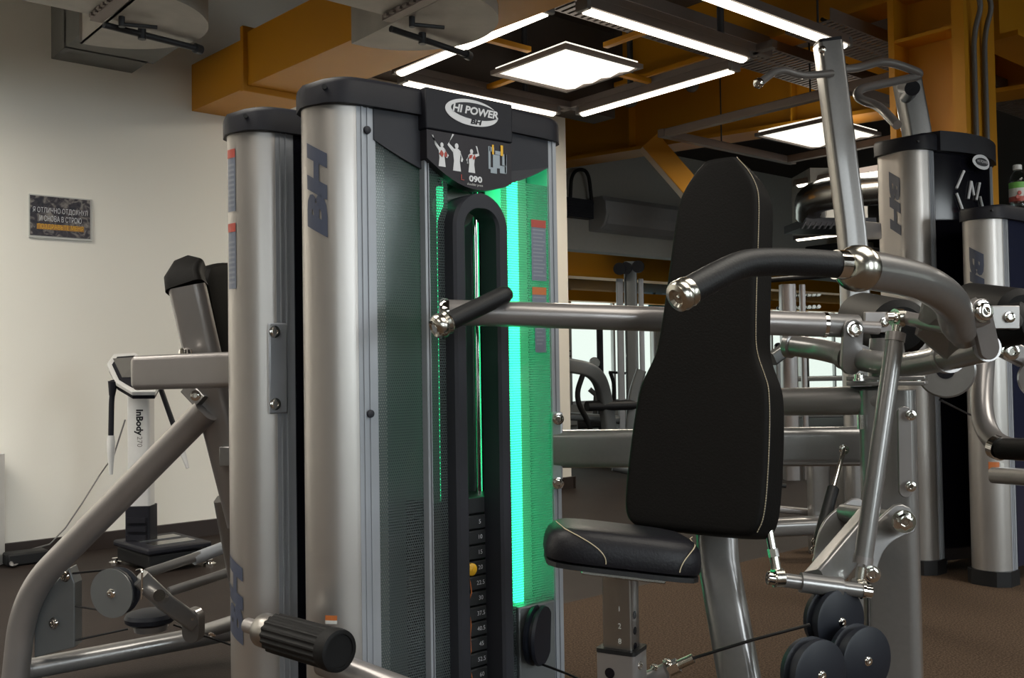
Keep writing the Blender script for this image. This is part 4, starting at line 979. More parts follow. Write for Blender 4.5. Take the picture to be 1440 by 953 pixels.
bm = B(); pq = P(212, 876, 2.82); lathe(bm, pq, Zv, [(0, 0), (0, .058), (.008, .070), (.02, .072), (.03, .066), (.036, .045), (.036, 0)], 40); obj('flat_pulley', bm, disc_black, lm)
bm = B(); lathe(bm, pq-Zv*.02, Zv, [(0, 0), (0, .045), (.02, .05), (.02, 0)], 30); obj('pulley_mount', bm, grey, lm)
lpart('rear_rail', [P(286, 888, 3.0), P(338, 872, 2.9)], circ(.022), grey); bolt('bolt', P(298, 892, 2.95), -cf, .009, lm)
for pts in ([P(102, 806, 2.72), P(150, 801, 2.72)], [P(106, 852, 2.72), P(138, 857, 2.70)], [P(106, 900, 2.76), P(180, 884, 2.8)], [P(244, 878, 2.8), P(340, 912, 2.9)]):
    bm = B(); tube(bm, pts, .003, 0, 8); obj('steel_cable', bm, rubber, lm)
# tilted pad and its carrier
cpt = [P(254, 392, 2.60), P(297, 560, 2.60), P(338, 730, 2.62)]
lpart('pad_carrier', [P(263, 402, 2.58), P(290, 520, 2.60), P(345, 735, 2.66)], stad(.030, .048, .026, 7), grey_lt, cf)
u_ = (P(272, 375, 2.56)-P(352, 700, 2.60)).normalized(); w_ = (cR*.26+cf*.96).normalized(); w_ = (w_-u_*w_.dot(u_)).normalized(); f_ = u_.cross(w_).normalized()
if f_.dot(cR) < 0: f_ = -f_
pc_ = P(300, 372, 2.78)
wide = [(0, .06), (.02, .095), (.06, .12), (.3, .135), (.66, .135), (.68, .12)]
bm = B(); rs = []
for ins, f in ((.012, -.028), (.0, -.016), (.0, .022), (.010, .034), (.03, .036)):
    pts = [(w-ins, min(max(t, ins), .68-ins)) for t, w in wide]; pts = [(w, t) for w, t in pts]+[(-w, t) for w, t in reversed(pts)]
    rs.append([bm.verts.new(q) for q in smoothpoly([pc_+w_*a-u_*b+f_*f for a, b in pts], 2)])
n = len(rs[0])
for a, b in zip(rs, rs[1:]):
    for k in range(n): bm.faces.new((a[k], a[(k+1) % n], b[(k+1) % n], b[k]))
bm.faces.new(rs[0]); bm.faces.new(rs[-1]); obj('pad', bm, leather, lm)
bm = B(); sweep(bm, [P(263, 406, 2.58), P(260, 392, 2.59), P(266, 378, 2.62), P(276, 369, 2.64)], stad(.034, .052, .02), hint=cf, scale=lambda s: 1.0-.42*s*s); obj('pad_cap', bm, leather, lm)
for (x, y) in ((277, 418), (322, 640)):
    bm = B(); box(bm, P(x, y, 2.60), cR, cf, cU, .018, .03, .026); obj('pad_bracket', bm, grey, lm, bevel=.003)
bm = B(); lathe(bm, P(261, 497, 2.50), Zv, [(0, .018), (.010, .016), (.016, .008), (.016, 0)]); obj('knob', bm, chrome, lm)
lpart('pivot_clamp', [P(266, 545, 2.60), P(286, 566, 2.58)], stad(.02, .02, .006), grey, cf); bolt('bolt', P(275, 556, 2.55), -cf, .011, lm)
lpart('lower_upright', [P(318, 700, 2.72), P(345, 850, 2.80)], stad(.028, .030, .012), grey, cf)
# ================================================================ FOREGROUND ROLLER MACHINE
fm_ = thing('roller_attachment', 'black ribbed foam roller on a grey arm crossing the bottom foreground', 'exercise machine', V((P(560, 950, 1.8).x, P(560, 950, 1.8).y, 0)))
def fpart(nm, bm, m, **k): return obj(nm, bm, m, fm_, **k)
a, b = P(388, 890, 1.92), P(466, 912, 1.80); t = (b-a).normalized(); L_ = (b-a).length
bm = B(); x_, y_ = frame(t); secs = []
for k in range(72):
    r = .038 if (k % 4) < 2 else .0355; an = 2*pi*k/72; secs.append((r*cos(an), r*sin(an)))
sweep(bm, [a, b], secs); fpart('foam_roller', bm, foam)
bm = B(); lathe(bm, b-t*.004, t, [(0, .0385), (.018, .0395), (.028, .038), (.030, .034), (.030, .030), (.027, .029), (.027, 0)], 48); fpart('roller_cap', bm, foam)
bm = B(); lathe(bm, a+t*.004, -t, [(0, .033), (.012, .0325), (.018, .034), (.045, .033), (.052, .028), (.054, .014), (.054, 0)], 40); fpart('chrome_collar', bm, post_steel)
bm = B(); cyl(bm, a-t*.05, a-t*.10, .015); fpart('axle_stub', bm, grey_lt)
bm = B(); q0, q1 = P(455, 930, 1.90), P(640, 1000, 1.72); sweep(bm, [q0, q1, V((q1.x+.25, q1.y-.15, q1.z-.12))], circ(.0265, 28)); fpart('arm_tube', bm, grey_lt)
q2 = V((q1.x+.25, q1.y-.15, q1.z-.12)); bm = B(); sweep(bm, [q2, V((q2.x, q2.y, .03))], stad(.03, .045, .02), hint=cR); fpart('upright', bm, grey)
bm = B(); box(bm, V((q2.x, q2.y, .02)), EX, EY, Zv, .25, .06, .02); fpart('foot', bm, grey, bevel=.005)
bm = B(); cyl(bm, a.lerp(b, .3)+V((0, 0, 0)), q0, .018); fpart('roller_axle', bm, grey_lt)
# ================================================================ BODY ANALYSER
ib = thing('body_composition_scale', 'white and black standing body composition scale with side handles by the white wall', 'body scale', PZ(205, 785, 0))
bx = PZ(150, 783, 0); 
def ipart(nm, bm, m, **k): return obj(nm, bm, m, ib, **k)
# base platform: corners on the floor
c0, c1, c2 = PZ(157, 781, .04), PZ(207, 797, .04), PZ(300, 783, .04); c3 = c0+c2-c1; c3 = V((c3.x, c3.y, c1.z))
for c in (c0, c1, c2, c3): c.z = 0
ctr = (c0+c1+c2+c3)/4
def quad_slab(cs, s, z0, z1, nm, m, bev=.01):
    bm = B(); prism(bm, [ctr+(c-ctr)*s+Zv*z0 for c in cs], Zv*(z1-z0)); return ipart(nm, bm, m, bevel=bev)
quad_slab([c0, c1, c2, c3], .90, .02, .085, 'platform_base', rubber); quad_slab([c0, c1, c2, c3], .98, .085, .115, 'platform_top', plastic)
for c in (c0, c1, c2, c3):
    bm = B(); q = ctr+(c-ctr)*.93; lathe(bm, q, Zv, [(0, 0), (0, .028), (.012, .028), (.018, .014), (.03, .014)], 24); ipart('levelling_foot', bm, chrome)
e1 = (c2-c1).normalized(); e2 = (c0-c1).normalized()
for k in (.3, .68):
    q = ctr+(c1-ctr)*0+e1*((k-.5)*.0)+Zv*.1165; q = c1.lerp(c2, .52)+e2*((c0-c1).length*k)+Zv*.1165
    bm = B(); box(bm, q, e1, e2, Zv, .10, .045, .0015); ipart('foot_electrode', bm, steel, smooth=None)
# column
pb = P(199, 740, 4.62); cc = V((pb.x, pb.y, 0)); zt = P(199, 548, 4.62).z
bm = B(); sweep(bm, [cc+Zv*.27, cc+Zv*zt], stad(.052, .04, .012), hint=cR); ipart('column', bm, white_pl)
bm = B(); sweep(bm, [cc+Zv*.05, cc+Zv*.272], stad(.058, .055, .012), hint=cR)
for k in range(3): box(bm, cc+Zv*(.13+.04*k)-Fg*.06, cR, Fg, Zv, .045, .012, .012)
ipart('column_foot', bm, plastic)
bm = text_bm('InBody', .043, bold=.0016); 
for v in bm.verts: v.co = cc-Fg*.0415+cR*(.008+v.co.y)+Zv*(P(203, 597, 4.58).z+.012-v.co.x)
ipart('column_lettering', bm, plastic, smooth=None)
bm = text_bm('270', .034)
for v in bm.verts: v.co = cc-Fg*.0415+cR*(.008+v.co.y)+Zv*(P(203, 621, 4.58).z-v.co.x)
ipart('column_lettering', bm, conduit_m, smooth=None)
# head: tilted console
h = [P(147, 500, 4.60), P(203, 496, 4.66), P(232, 549, 4.46), P(170, 549, 4.36)]
hn = (h[1]-h[0]).cross(h[3]-h[0]).normalized(); hn = hn if hn.z > 0 else -hn
hc = sum(h, V())/4
bm = B(); prism(bm, smoothpoly([hc+(q-hc)*1.06-hn*.02 for q in h], 1), hn*.02); ipart('console', bm, white_pl, bevel=.003)
bm = B(); prism(bm, smoothpoly([hc+(q-hc)*1.0-hn*.045 for q in h], 1), hn*.025); ipart('console_back', bm, plastic, bevel=.003)
bm = B(); prism(bm, smoothpoly([hc+(q-hc)*.86+hn*.0005 for q in h], 1), hn*.003); ipart('console_bezel', bm, plastic)
q_ = lambda u, v: (h[0].lerp(h[1], u)).lerp(h[3].lerp(h[2], u), v)
bm = B(); prism(bm, [q_(.16, .12)+hn*.004, q_(.86, .12)+hn*.004, q_(.86, .66)+hn*.004, q_(.16, .66)+hn*.004], hn*.001); ipart('screen', bm, mat('grey_screen', (.13, .125, .12), .2), smooth=None)  # plain grey screen face, not emissive
bm = B(); sweep(bm, [cc+Zv*(zt-.01), cc+Zv*(zt+.03)], stad(.045, .03, .01), hint=cR); ipart('neck', bm, plastic)
# handles
for pts, nm in (([P(170, 535, 4.45), P(160, 540, 4.44), P(157, 560, 4.44), P(156, 612, 4.44)], 'l'), ([P(222, 535, 4.60), P(228, 552, 4.58), P(245, 600, 4.55)], 'r')):
    bm = B(); tube(bm, rounded(pts, .03), .012, 0, 14); o = ipart('handle_arm', bm, plastic)
bm = B(); cyl(bm, P(172, 537, 4.5), P(158, 541, 4.43), .022); cyl(bm, P(159, 536, 4.43), P(157.5, 556, 4.43), .022, .013); ipart('handle_joint', bm, plastic)
for a, b in ((P(156, 612, 4.44), P(156, 667, 4.44)), (P(246, 602, 4.55), P(264, 658, 4.52))):
    bm = B(); t = (b-a); L_ = t.length; lathe(bm, a, t, [(0, .014), (.03, .018), (L_*.4, .017), (L_*.7, .012), (L_, .008), (L_, 0)], 20); ipart('hand_electrode', bm, white_pl)
bm = B(); tube(bm, [P(176, 590, 4.72), P(160, 640, 4.72), PY(140, 668, 5.16), PY(115, 708, 5.165), PY(92, 742, 5.165), PY(70, 765, 5.165), PY(34, 775, 5.15)], .004, 0, 6)
o = obj('hanging_cord', bm, conduit_m); o['category'] = 'cord'; o['label'] = 'thin grey power cord hanging from the scale down along the wall'
bm = B(); tube(bm, smoothpoly([P(20, 774, 4.95), P(28, 786, 4.7), P(16, 790, 4.6), P(14, 776, 4.8), P(30, 780, 4.7), P(25, 795, 4.6), P(16, 797, 4.5), P(14, 780, 4.7), P(18, 765, 4.85)], 3, False), .009, 0, 8)
for v in bm.verts: v.co.z = max(v.co.z, .01+abs(v.co.z)*.3)
o = obj('cord_coil', bm, conduit_m); o['category'] = 'cord'; o['label'] = 'coil of pale extension cord on the floor at the left edge by the wall'
q = PZ(36, 792, 0); bm = B(); box(bm, q+Zv*.03, EX, EY, Zv, .09, .05, .03); o = obj('power_adapter', bm, rubber, bevel=.01); o['category'] = 'adapter'; o['label'] = 'black power adapter lying on the floor among the cords'
q = PZ(-42, 800, 0); bm = B(); sweep(bm, [q+Zv*.002, q+Zv*.52], stad(.1, .14, .03), hint=cR)
o = obj('white_cabinet', bm, white_pl); o['category'] = 'cabinet'; o['label'] = 'white upright casing cut off by the left edge of the picture'
# ================================================================ TALL BLACK TOWER + LEANING POSTS
TX, TY, TZ = 3.96, 1.99, 1.785
lt_ = thing('chin_dip_machine', 'tall assisted pull-up machine with black fronted tower and two leaning steel posts', 'exercise machine', (TX+.35, TY+.07, 0))
tower(lt_, TX, TY, TZ, .72, dome=.02, cap_h=.055, wide=1.0, depth=.22)
prt = colprof(TX, TY, 1, .22, .075)
surf_text('BH', .075, prt, .162, 1.585, lt_, logo, up=-1, sx=2.6)
# bowed gloss black front
pts = []
for i in range(21):
    t = i/20; pts.append(V((TX+.118+.536*t, TY-.06*(1-(2*t-1)**2)-.002, .05)))
bm = B(); prism(bm, pts+[V((TX+.654, TY+.12, .05)), V((TX+.118, TY+.12, .05))], Zv*(TZ-.05)); obj('black_front', bm, black, lt_, smooth=True)
pts = [p+V((0, -.03, 0)) for p in pts]
bm = B(); prism(bm, [V((p.x, p.y, TZ-.002)) for p in pts]+[V((TX+.66, TY+.1, TZ-.002)), V((TX+.1, TY+.1, TZ-.002))], Zv*.085); obj('cap_brow', bm, plastic, lt_)
bx_ = TX+.50
nrm = V((.42, -.9, 0)).normalized(); exx = V((.9, .42, 0)).normalized()
def onfront(x, z, off=.004): 
    t = (x-TX-.118)/.536; return V((x, TY-.06*(1-(2*t-1)**2)-.002-off, z))
def badge2(cx, cz_, rx, rz):
    N2 = 36; pts = []
    for k in range(N2):
        x = cx+rx*cos(2*pi*k/N2); pts.append(onfront(x, cz_+rz*sin(2*pi*k/N2), .032))
    bm = B(); prism(bm, pts, V((0, -.002, 0))); b = obj('badge', bm, logo_w, lt_, smooth=None)
    pts = [onfront(cx+rx*.75*cos(2*pi*k/N2), cz_+rz*.55*sin(2*pi*k/N2), .0345) for k in range(N2)]
    bm = B(); prism(bm, pts, V((0, -.001, 0))); obj('badge_field', bm, plastic_lt, b, smooth=None)
    put_text('HI POWER', .018, onfront(cx, cz_, .0365), (onfront(cx+.05, 0)-onfront(cx-.05, 0)), Zv, b, logo_w, sx=1.2)
badge2(TX+.365, TZ-.032, .075, .032)
for seg in (((.36, 1.62), (.40, 1.70)), ((.36, 1.60), (.40, 1.50)), ((.50, 1.66), (.47, 1.58)), ((.50, 1.60), (.53, 1.53)), ((.42, 1.58), (.44, 1.66)), ((.44, 1.66), (.455, 1.60))):
    a, b = [onfront(TX+.33+(x-.445)*1.25, z+.01, .005) for x, z in seg]; bm = B(); cyl(bm, a, b, .006, seg=8); obj('exercise_symbol', bm, logo_w, lt_)
# leaning posts
def tpart(nm, bm, m, **k): return obj(nm, bm, m, lt_, **k)
def post(x0, y0, x1, y1, d0, d1, w, th):
    a, b = P(x0, y0, d0), P(x1, y1, d1); d = (b-a).normalized(); e = V((b.x, b.y, .0))+d*.06; e.z = .001
    bm = B(); sweep(bm, rounded([a, b, e], .1, 4), stad(w, th, .012, 4), hint=cR); tpart('post', bm, grey)
    bm = B(); sweep(bm, [a-d*.012, a+d*.002], stad(w*.96, th*.96, .012, 4), hint=cR); tpart('post_cap', bm, plastic)
    pass
    return a, d
a, d = post(1164, 62, 1200, 345, 3.55, 3.55, .043, .045)
for y, x in ((70, 1156), (104, 1162)): bm = B(); q = P(x, y, 3.49); lathe(bm, q, -cf, [(0, .014), (.008, .012), (.012, .006), (.012, 0)]); tpart('post_bolt', bm, chrome)
post(1275, 112, 1292, 200, 4.4, 4.4, .05, .05)
bm = B(); sweep(bm, [P(1190, 324, 3.56), P(1229, 325, 4.12)], stad(.035, .03, .01), hint=Zv); tpart('cross_beam', bm, grey_lt)
# pull-up bars
bm = B(); tube(bm, rounded([P(1170, 103, 3.5), P(1128, 107, 3.42), P(1095, 96, 3.36), P(1066, 118, 3.28)], .05), .013, 0, 16); tpart('left_pull_up_bar', bm, grey_lt)
bm = B(); t = (P(1066, 118, 3.28)-P(1095, 96, 3.36)).normalized(); lathe(bm, P(1068, 116, 3.285), t, [(0, .017), (.01, .018), (.016, .015), (.018, .008), (.014, .006), (.014, 0)]); tpart('bar_end_cap', bm, chrome)
bm = B(); tube(bm, rounded([P(1180, 98, 3.55), P(1205, 96, 3.6), P(1238, 86, 3.7), P(1262, 90, 3.75), P(1295, 103, 3.85), P(1288, 108, 3.85), P(1208, 125, 3.6), P(1204, 138, 3.55), P(1235, 148, 3.5), P(1262, 176, 3.35)], [.05, .05, .1, .04, .04, .06, .05, .06]), .016, 0, 18); tpart('bent_pull_up_bar', bm, grey_lt)
bm = B(); tube(bm, [P(1272, 122, 4.2), P(1283, 124, 4.0)], .03); tpart('bar_socket', bm, plastic)
bm = B(); cyl(bm, P(1283, 124, 4.0), P(1275, 135, 4.3), .03); tpart('bar_clamp', bm, plastic)
# ================================================================ FAR RIGHT MACHINE
FX, FY, FZ = 3.95, 1.69, 1.455
fr_ = thing('leg_curl_machine', 'silver machine at the right edge with black leg rollers and a bottle on its cap', 'exercise machine', (FX+.35, FY+.07, 0))
tower(fr_, FX, FY, FZ, .70)
prf = colprof(FX, FY, 1, .15, .075)
surf_text('BH', .07, prf, .116, 1.235, fr_, logo, up=-1, sx=2.5)
bm = B(); abox(bm, FX+.12, FX+.634, FY-.004, FY+.13, .07, FZ); obj('dark_shield', bm, mat('navy_dark_shield', (.012, .014, .03), .15), fr_, smooth=None)
sticker_on(prf, .05, .09, .46, .49, fr_, orange_st, 'warning_sticker'); sticker_on(prf, .03, .045, .465, .485, fr_, sticker_w, 'warning_sticker')
def rpart(nm, bm, m, **k): return obj(nm, bm, m, fr_, **k)
# rollers on brackets
def roller(a, b, r, m=foam):
    a = V(a); b = V(b); bm = B(); L_ = (b-a).length; lathe(bm, a, b-a, [(0, 0), (0, r*.75), (r*.25, r), (L_-r*.25, r), (L_, r*.75), (L_, 0)], 36); return rpart('foam_roller', bm, m)
roller(P(1212, 446, 2.75), P(1268, 462, 2.35), .070)
roller(P(1362, 428, 2.5), P(1438, 440, 2.25), .056)
roller(P(1340, 470, 2.3), P(1450, 452, 2.2), .048)
for q, s in ((P(1236, 453, 2.30), 1), (P(1410, 446, 2.02), 1)):
    bm = B(); box(bm, q, (cR+cf*.2).normalized(), (cf-cR*.2).normalized(), cU, .038, .004, .024); o = rpart('roller_bracket', bm, grey_lt, bevel=.002)
    bolt('bolt', q+cR*.012-cf*.006, -cf, .009, o)
bm = B(); tube(bm, [P(1236, 455, 2.32), P(1300, 470, 2.5), P(1345, 490, 2.9)], .02); rpart('roller_arm', bm, grey)
bm = B(); tube(bm, [P(1420, 446, 2.1), P(1440, 470, 2.5), P(1400, 480, 3.2), P(1395, 500, 3.75)], .02); rpart('roller_arm', bm, grey)
# curved handle tube
bm = B(); tube(bm, rounded([P(1384, 500, 2.7), P(1378, 590, 2.6), P(1405, 632, 2.5), P(1475, 632, 2.35)], [.1, .13]), .028, 0, 24); rpart('handle_tube', bm, grey_lt)
bm = B(); cyl(bm, P(1400, 628, 2.50), P(1408, 631, 2.48), .031); rpart('chrome_ring', bm, chrome)
bm = B(); cyl(bm, P(1408, 631, 2.48), P(1500, 633, 2.3), .027); rpart('handle_sleeve', bm, foam)
bm = B(); tube(bm, [P(1386, 500, 2.72), P(1396, 486, 3.0), P(1398, 482, 3.7)], .026); rpart('handle_mount', bm, grey)
# rounded paddle and bolts
p = P(1428, 497, 2.3); bm = B(); box(bm, p, (cR-cU*.5).normalized(), cf, (cU+cR*.5).normalized(), .032, .02, .022); o = rpart('clamp', bm, grey_lt, bevel=.006); bolt('bolt', P(1421, 494, 2.26), -cf, .017, o)
bm = B(); p = P(1464, 532, 2.25); lathe(bm, p, -cf-cR*.3, [(0, 0), (0, .05), (.02, .05), (.024, 0)], 30); rpart('lever_disc', bm, grey_lt)
# cam disc
p = P(1330, 520, 2.25); ax = (-cf-cR*.5).normalized(); bm = B(); lathe(bm, p-ax*.01, ax, [(0, 0), (0, .060), (.004, .064), (.016, .064), (.02, .060), (.02, 0)], 44); o = rpart('cam_disc', bm, grey)
bm = B(); lathe(bm, p+ax*.0105, ax, [(0, .02), (.001, .02), (.001, 0)]); obj('hub', bm, black, o)
bm = B(); tube(bm, [P(1330, 500, 2.3), P(1345, 480, 2.7), P(1398, 478, 3.7)], .02); rpart('cam_arm', bm, grey)
bm = B(); tube(bm, [P(1322, 562, 2.26), P(1362, 582, 3.0), P(1385, 590, 3.7)], .003, 0, 6); rpart('steel_cable', bm, rubber)
bm = B(); sweep(bm, [P(1404, 668, 3.7), P(1500, 674, 3.3)], stad(.03, .04, .02), hint=Zv); rpart('lower_beam', bm, grey)
# base
# ================================================================ BOTTLE
q = PY(1434, 281, FY+.05); 
bo = thing('plastic_bottle', 'clear plastic bottle with green and red label standing on the right machine', 'bottle', V((q.x, FY+.06, FZ+.075)))
O = V((q.x+.01, FY+.06, FZ+.069)); K_ = 1.16; 
hB_ = .165
bm = B(); lathe(bm, O, Zv, [(z_*K_, r_*K_) for z_, r_ in [(0, 0), (0, .026), (.006, .030), (.03, .030), (.035, .028), (.10, .030), (.115, .029), (.13, .022), (.142, .013), (.15, .013)]], 32); obj('bottle_body', bm, bottle_glass, bo)
bm = B(); lathe(bm, O+Zv*(.148*K_), Zv, [(z_*K_, r_*K_) for z_, r_ in [(0, .0155), (.016, .0155), (.018, .013), (.018, 0)]], 24); obj('bottle_cap', bm, white_pl, bo)
for z0, z1, m_ in ((.03, .048, red), (.048, .078, sticker_w), (.078, .10, mat('label_green', (.12, .35, .06), .5))):
    bm = B(); lathe(bm, O+Zv*(z0*K_), Zv, [(z_*K_, r_*K_) for z_, r_ in [(0, .0308), (z1-z0, .0308)]], 32, closed=False); obj('bottle_label', bm, m_, bo)
bm = B(); 
for x, z in ((-.012, .06), (.014, .052), (-.02, .045)): lathe(bm, O-cf*(.0305*K_)+cR*x+Zv*(z*K_), -cf, [(0, .009), (.002, .007), (.002, 0)], 14)
obj('fruit_print', bm, red, bo)
# ================================================================ WARM AIR UNIT / HOOD
r = thing('ventilation_hood', 'grey ventilation unit with a round metal duct elbow beyond the backrest', 'ventilation unit', P(1150, 300, 9))
c = P(1165, 285, 9.3); bm = B(); box(bm, c, cR, cf, Zv, .26, .3, .28); obj('unit_body', bm, duct_w, r, smooth=None)
bm = B(); c = P(1165, 318, 9.0); box(bm, c, cR, cf, Zv, .31, .35, .035)
for k in range(6): box(bm, P(1130+8*k, 317, 8.5), cR, cf, (Zv+cR*.6).normalized(), .006, .02, .035)
obj('grille', bm, plastic_lt, r, smooth=None)
bm = B(); tube(bm, rounded([P(1140, 300, 8.8), P(1140, 274, 8.6), P(1260, 262, 8.2)], .3), .14, 0, 28); obj('duct_elbow', bm, steel, r)
for t in range(4): bm = B(); q = P(1170+25*t, 271-2.6*t, 8.48-.08*t); cyl(bm, q, q+cR*.012, .145); obj('duct_seam', bm, steel, r)
bm = B(); abox(bm, 9.0, 10.4, 5.4, 5.8, 1.75, 2.1); obj('lower_box', bm, rubber, r, bevel=.02)
# ================================================================ EQUIPMENT IN THE HALL BEYOND
def fl(x, y): return PZ(x, y, 0)
def std(name, label, cat, p): return thing(name, label, cat, V((p.x, p.y, 0)))
# cable tower with twin pulleys
D2 = 9.0
t_ = std('cable_tower', 'dark steel cable tower with round pulleys at its top, left of the backrest', 'exercise machine', P(885, 560, D2))
def at(x, y, d=D2): return P(x, y, d)
def vpost(root, x, y0, d, w, m, nm='post', t=None):
    a = at(x, y0, d); bm = B(); sweep(bm, [V((a.x, a.y, .0)), a], stad(w, (t or w), w*.3, 3), hint=cR); obj(nm, bm, m, root)
vpost(t_, 886, 368, D2, .055, plate); vpost(t_, 871, 392, D2, .03, silver_dk); vpost(t_, 901, 392, D2, .022, silver_dk)
for x, y in ((881, 377), (898, 375), (872, 378)):
    bm = B(); lathe(bm, at(x, y, D2-.2), -cf-cR*.4, [(0, 0), (0, .055), (.03, .055), (.03, 0)], 24); obj('pulley', bm, disc_black, t_)
for k in range(6): bm = B(); box(bm, at(886, 450+25*k, D2-.06), cR, cf, Zv, .035, .01, .012); obj('stop', bm, black, t_)
bm = B(); sweep(bm, [at(800, 449, D2), at(892, 446, D2)], stad(.012, .016, .004)); obj('rail', bm, plate, t_)
bm = B(); box(bm, V((at(886, 560).x, at(886, 560).y, .03)), EX, EY, Zv, .5, .3, .03); obj('base', bm, plate, t_)
# curved frame machine
t_ = std('cross_trainer', 'dark machine with a thick curved arm in front of the bright far windows', 'exercise machine', P(855, 590, 7.8))
bm = B(); sweep(bm, rounded([P(790, 512, 7.4), P(838, 520, 7.5), P(852, 560, 7.7), P(862, 655, 7.8)], .6), stad(.04, .055, .02), hint=cf); obj('curved_arm', bm, plate, t_)
bm = B(); sweep(bm, rounded([P(902, 520, 7.8), P(888, 560, 7.8), P(884, 660, 7.8)], .3), stad(.03, .04, .02), hint=cf); obj('rear_arm', bm, plate, t_)
bm = B(); tube(bm, [P(825, 571, 7.6), P(893, 569, 7.8)], .04); obj('grip', bm, rubber, t_)
bm = B(); tube(bm, rounded([P(822, 520, 7.9), P(808, 560, 7.9), P(832, 600, 7.9), P(835, 650, 7.9)], .3), .022); obj('handle', bm, rubber, t_)
bm = B(); sweep(bm, [P(800, 585, 8.0), P(870, 590, 8.0)], stad(.03, .1, .02)); obj('deck', bm, plate, t_)
bm = B(); tube(bm, [P(862, 655, 7.8), P(884, 660, 7.8)], .04); obj('base_bar', bm, plate, t_)
t_ = std('upright_bike', 'slim dark machine with a bow handle against the far windows', 'exercise machine', P(842, 590, 9.5))
vpost(t_, 843, 455, 9.5, .03, plastic); bm = B(); tube(bm, rounded([P(858, 523, 9.3), P(864, 540, 9.3), P(862, 580, 9.3)], .1), .018); tube(bm, [P(856, 523, 9.3), P(884, 525, 9.3)], .012); obj('bow_handle', bm, rubber, t_)
bm = B(); lathe(bm, P(836, 510, 9.4), -cf, [(0, 0), (0, .055), (.03, .05), (.03, 0)]); obj('console', bm, steel, t_)
bm = B(); tube(bm, [P(829, 547, 9.4), P(838, 555, 9.4), P(836, 595, 9.4)], .025); obj('arm', bm, plate, t_)
bm = B(); sweep(bm, [P(812, 597, 9.4), P(862, 594, 9.4)], stad(.04, .05, .02)); obj('base', bm, rubber, t_)
# rack posts right of the backrest
t_ = std('squat_rack', 'grey rack of round posts visible just right of the backrest', 'exercise machine', P(1108, 600, 7.5))
for x, y, w in ((1107, 400, .055), (1128, 400, .02)): vpost(t_, x, y, 7.5, w, grey_lt)
bm = B(); tube(bm, [P(1078, 394, 7.4), P(1175, 386, 7.4)], .02); obj('bar', bm, rubber, t_)
bm = B(); sweep(bm, [P(1085, 505, 7.3), P(1118, 482, 7.4)], stad(.05, .04, .02)); obj('arm', bm, plate, t_)
t_ = std('dumbbell_rack', 'dark dumbbell rack with shiny weights under the windows right of the backrest', 'rack', P(1150, 600, 8.5))
for k, y in enumerate((498, 533, 584)):
    bm = B(); a, b = P(1090, y, 8.6), P(1215, y-2, 8.4); sweep(bm, [a, b], stad(.02, .12, .01), hint=Zv); obj('shelf', bm, plate, t_)
for x in (1092, 1210):
    a = P(x, 500, 8.5); bm = B(); sweep(bm, [V((a.x, a.y, 0)), a], stad(.03, .1, .01), hint=cR); obj('side_frame', bm, plate, t_)
db_proto = None; n_db = 0
for k, y in enumerate((494, 529, 580)):
    for j in range(9):
        x = 1100+12.5*j; p = P(1090, y, 8.6).lerp(P(1215, y-2, 8.4), j/9.4+.07)+Zv*.038; 
        if db_proto is None:
            r = thing('dumbbell', 'small black and chrome dumbbell lying on the rack behind the press arms', 'dumbbell', p, 'dumbbells on the far rack')
            bm = B(); cyl(bm, p-cf*.06, p+cf*.06, .012, seg=10); obj('handle', bm, chrome, r)
            for s in (-1, 1): bm = B(); cyl(bm, p+cf*(s*.05), p+cf*(s*.10), .038, seg=16, ch=.006); obj('head', bm, black if s > 0 else chrome_r, r)
            db_proto = r; continue
        r = db_proto.copy(); COL.objects.link(r); r.location = p
        for ch in [c for c in bpy.data.objects if c.parent == db_proto]:
            c = ch.copy(); COL.objects.link(c); c.parent = r
# blue banner, far rail stripes
bm = B(); a, b = PY(912, 422, 10.45), PY(965, 416, 10.45); abox(bm, a.x, b.x+.2, 10.44, 10.46, PY(912, 432, 10.45).z, PY(912, 416, 10.45).z)
o = obj('blue_banner', bm, blue_m, smooth=None); o['category'] = 'banner'; o['label'] = 'bright blue strip low on the far wall left of the backrest edge'
# machine behind, seen between backrest and upright (grey base parts)
t_ = std('rear_machine', 'grey machine frame low between the backrest and the right upright', 'exercise machine', P(1150, 720, 4.6))
for x, w in ((1150, .045), (1198, .06)): vpost(t_, x, 640, 4.6, w, grey)
bm = B(); sweep(bm, [P(1080, 742, 4.5), P(1160, 738, 4.5)], stad(.04, .05, .03)); obj('rail', bm, grey, t_)
bm = B(); sweep(bm, [P(1090, 715, 4.7), P(1160, 722, 4.7)], stad(.015, .03, .01)); obj('plate_rail', bm, grey_lt, t_)
bm = B(); tube(bm, [P(1085, 682, 4.6), P(1105, 683, 4.6)], .01); obj('peg', bm, rubber, t_)
# letters on the hall window
put_text('HOI', .16, PY(799, 505, RY1-.02), Zv*-1, EX*1, bpy.data.objects['window_1'], plastic, name='window_lettering')
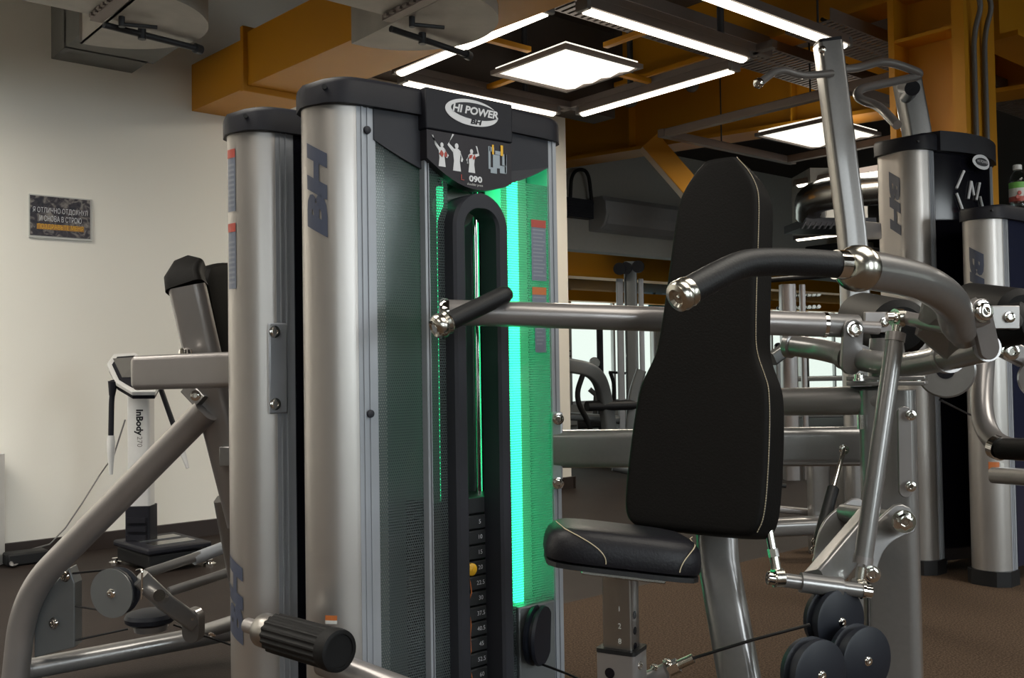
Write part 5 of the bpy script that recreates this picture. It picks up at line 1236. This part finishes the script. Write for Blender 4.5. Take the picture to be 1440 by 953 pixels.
# ================================================================ LIGHT
w = bpy.data.worlds.new('world'); scene.world = w; w.use_nodes = True; nt = w.node_tree; bg = nt.nodes['Background']
sky = nt.nodes.new('ShaderNodeTexSky'); sky.sky_type = 'HOSEK_WILKIE'; sky.turbidity = 9; sky.ground_albedo = .6; sky.sun_direction = (-.3, -.4, .86)
mx = nt.nodes.new('ShaderNodeMix'); mx.data_type = 'RGBA'; mx.inputs[0].default_value = .88; mx.inputs[7].default_value = (.86, .92, .86, 1)
nt.links.new(sky.outputs[0], mx.inputs[6]); nt.links.new(mx.outputs[2], bg.inputs[0]); bg.inputs[1].default_value = 1.4
def area(nm, loc, rot, sx, sy, e, col): 
    o = lamp(*loc, sx, sy, e, col, nm); o.rotation_euler = rot; return o
# lights of the two modelled panels, then unseen fill lights added overhead
area('panel_light', (3.97, 4.12, 2.58), (0, 0, 0), .6, .6, 42, (1, .90, .74))
area('panel_light', (6.64, 4.13, 2.58), (0, 0, 0), .6, .6, 26, (1, .90, .74))
for x, y, e in ((-.2, 4.0, 95), (-2.0, 3.9, 90), (.4, 2.4, 35), (-1.0, .4, 30), (1.6, .2, 26), (3.6, -.2, 42), (6.6, .6, 20), (8.2, 4.2, 26), (9, 8.6, 1.5)):  # added fill with no fixture, mainly to brighten the left wall
    o = area('added_fill_light', (x, y, 2.6), (0, 0, 0), 1.3, 1.3, e, (1, .94, .83)); o.data.spread = radians(150)
# daylight entering through the street-side windows
for a, b, e in ((-3.6, -1.9, 34), (-.6, 1.1, 34), (2.6, 4.3, 34), (5.8, 7.4, 30), (9.4, 11.0, 24)):
    o = area('window_daylight', ((a+b)/2, RY0+.03, 1.55), (radians(57), 0, 0), b-a, 2.1, e*1.3, (.90, .96, 1)); o.data.spread = radians(95)
for i in range(6):
    o = area('window_daylight', (7+2.1*i, RY1-.03, 1.2), (radians(-60), 0, 0), 1.9, 1.7, 3.5, (.93, 1, .97)); o.data.spread = radians(90)
vs = scene.view_settings; vs.view_transform = 'Standard'; vs.look = 'None'; vs.gamma = 1; vs.exposure = 0; vs.use_curve_mapping = False
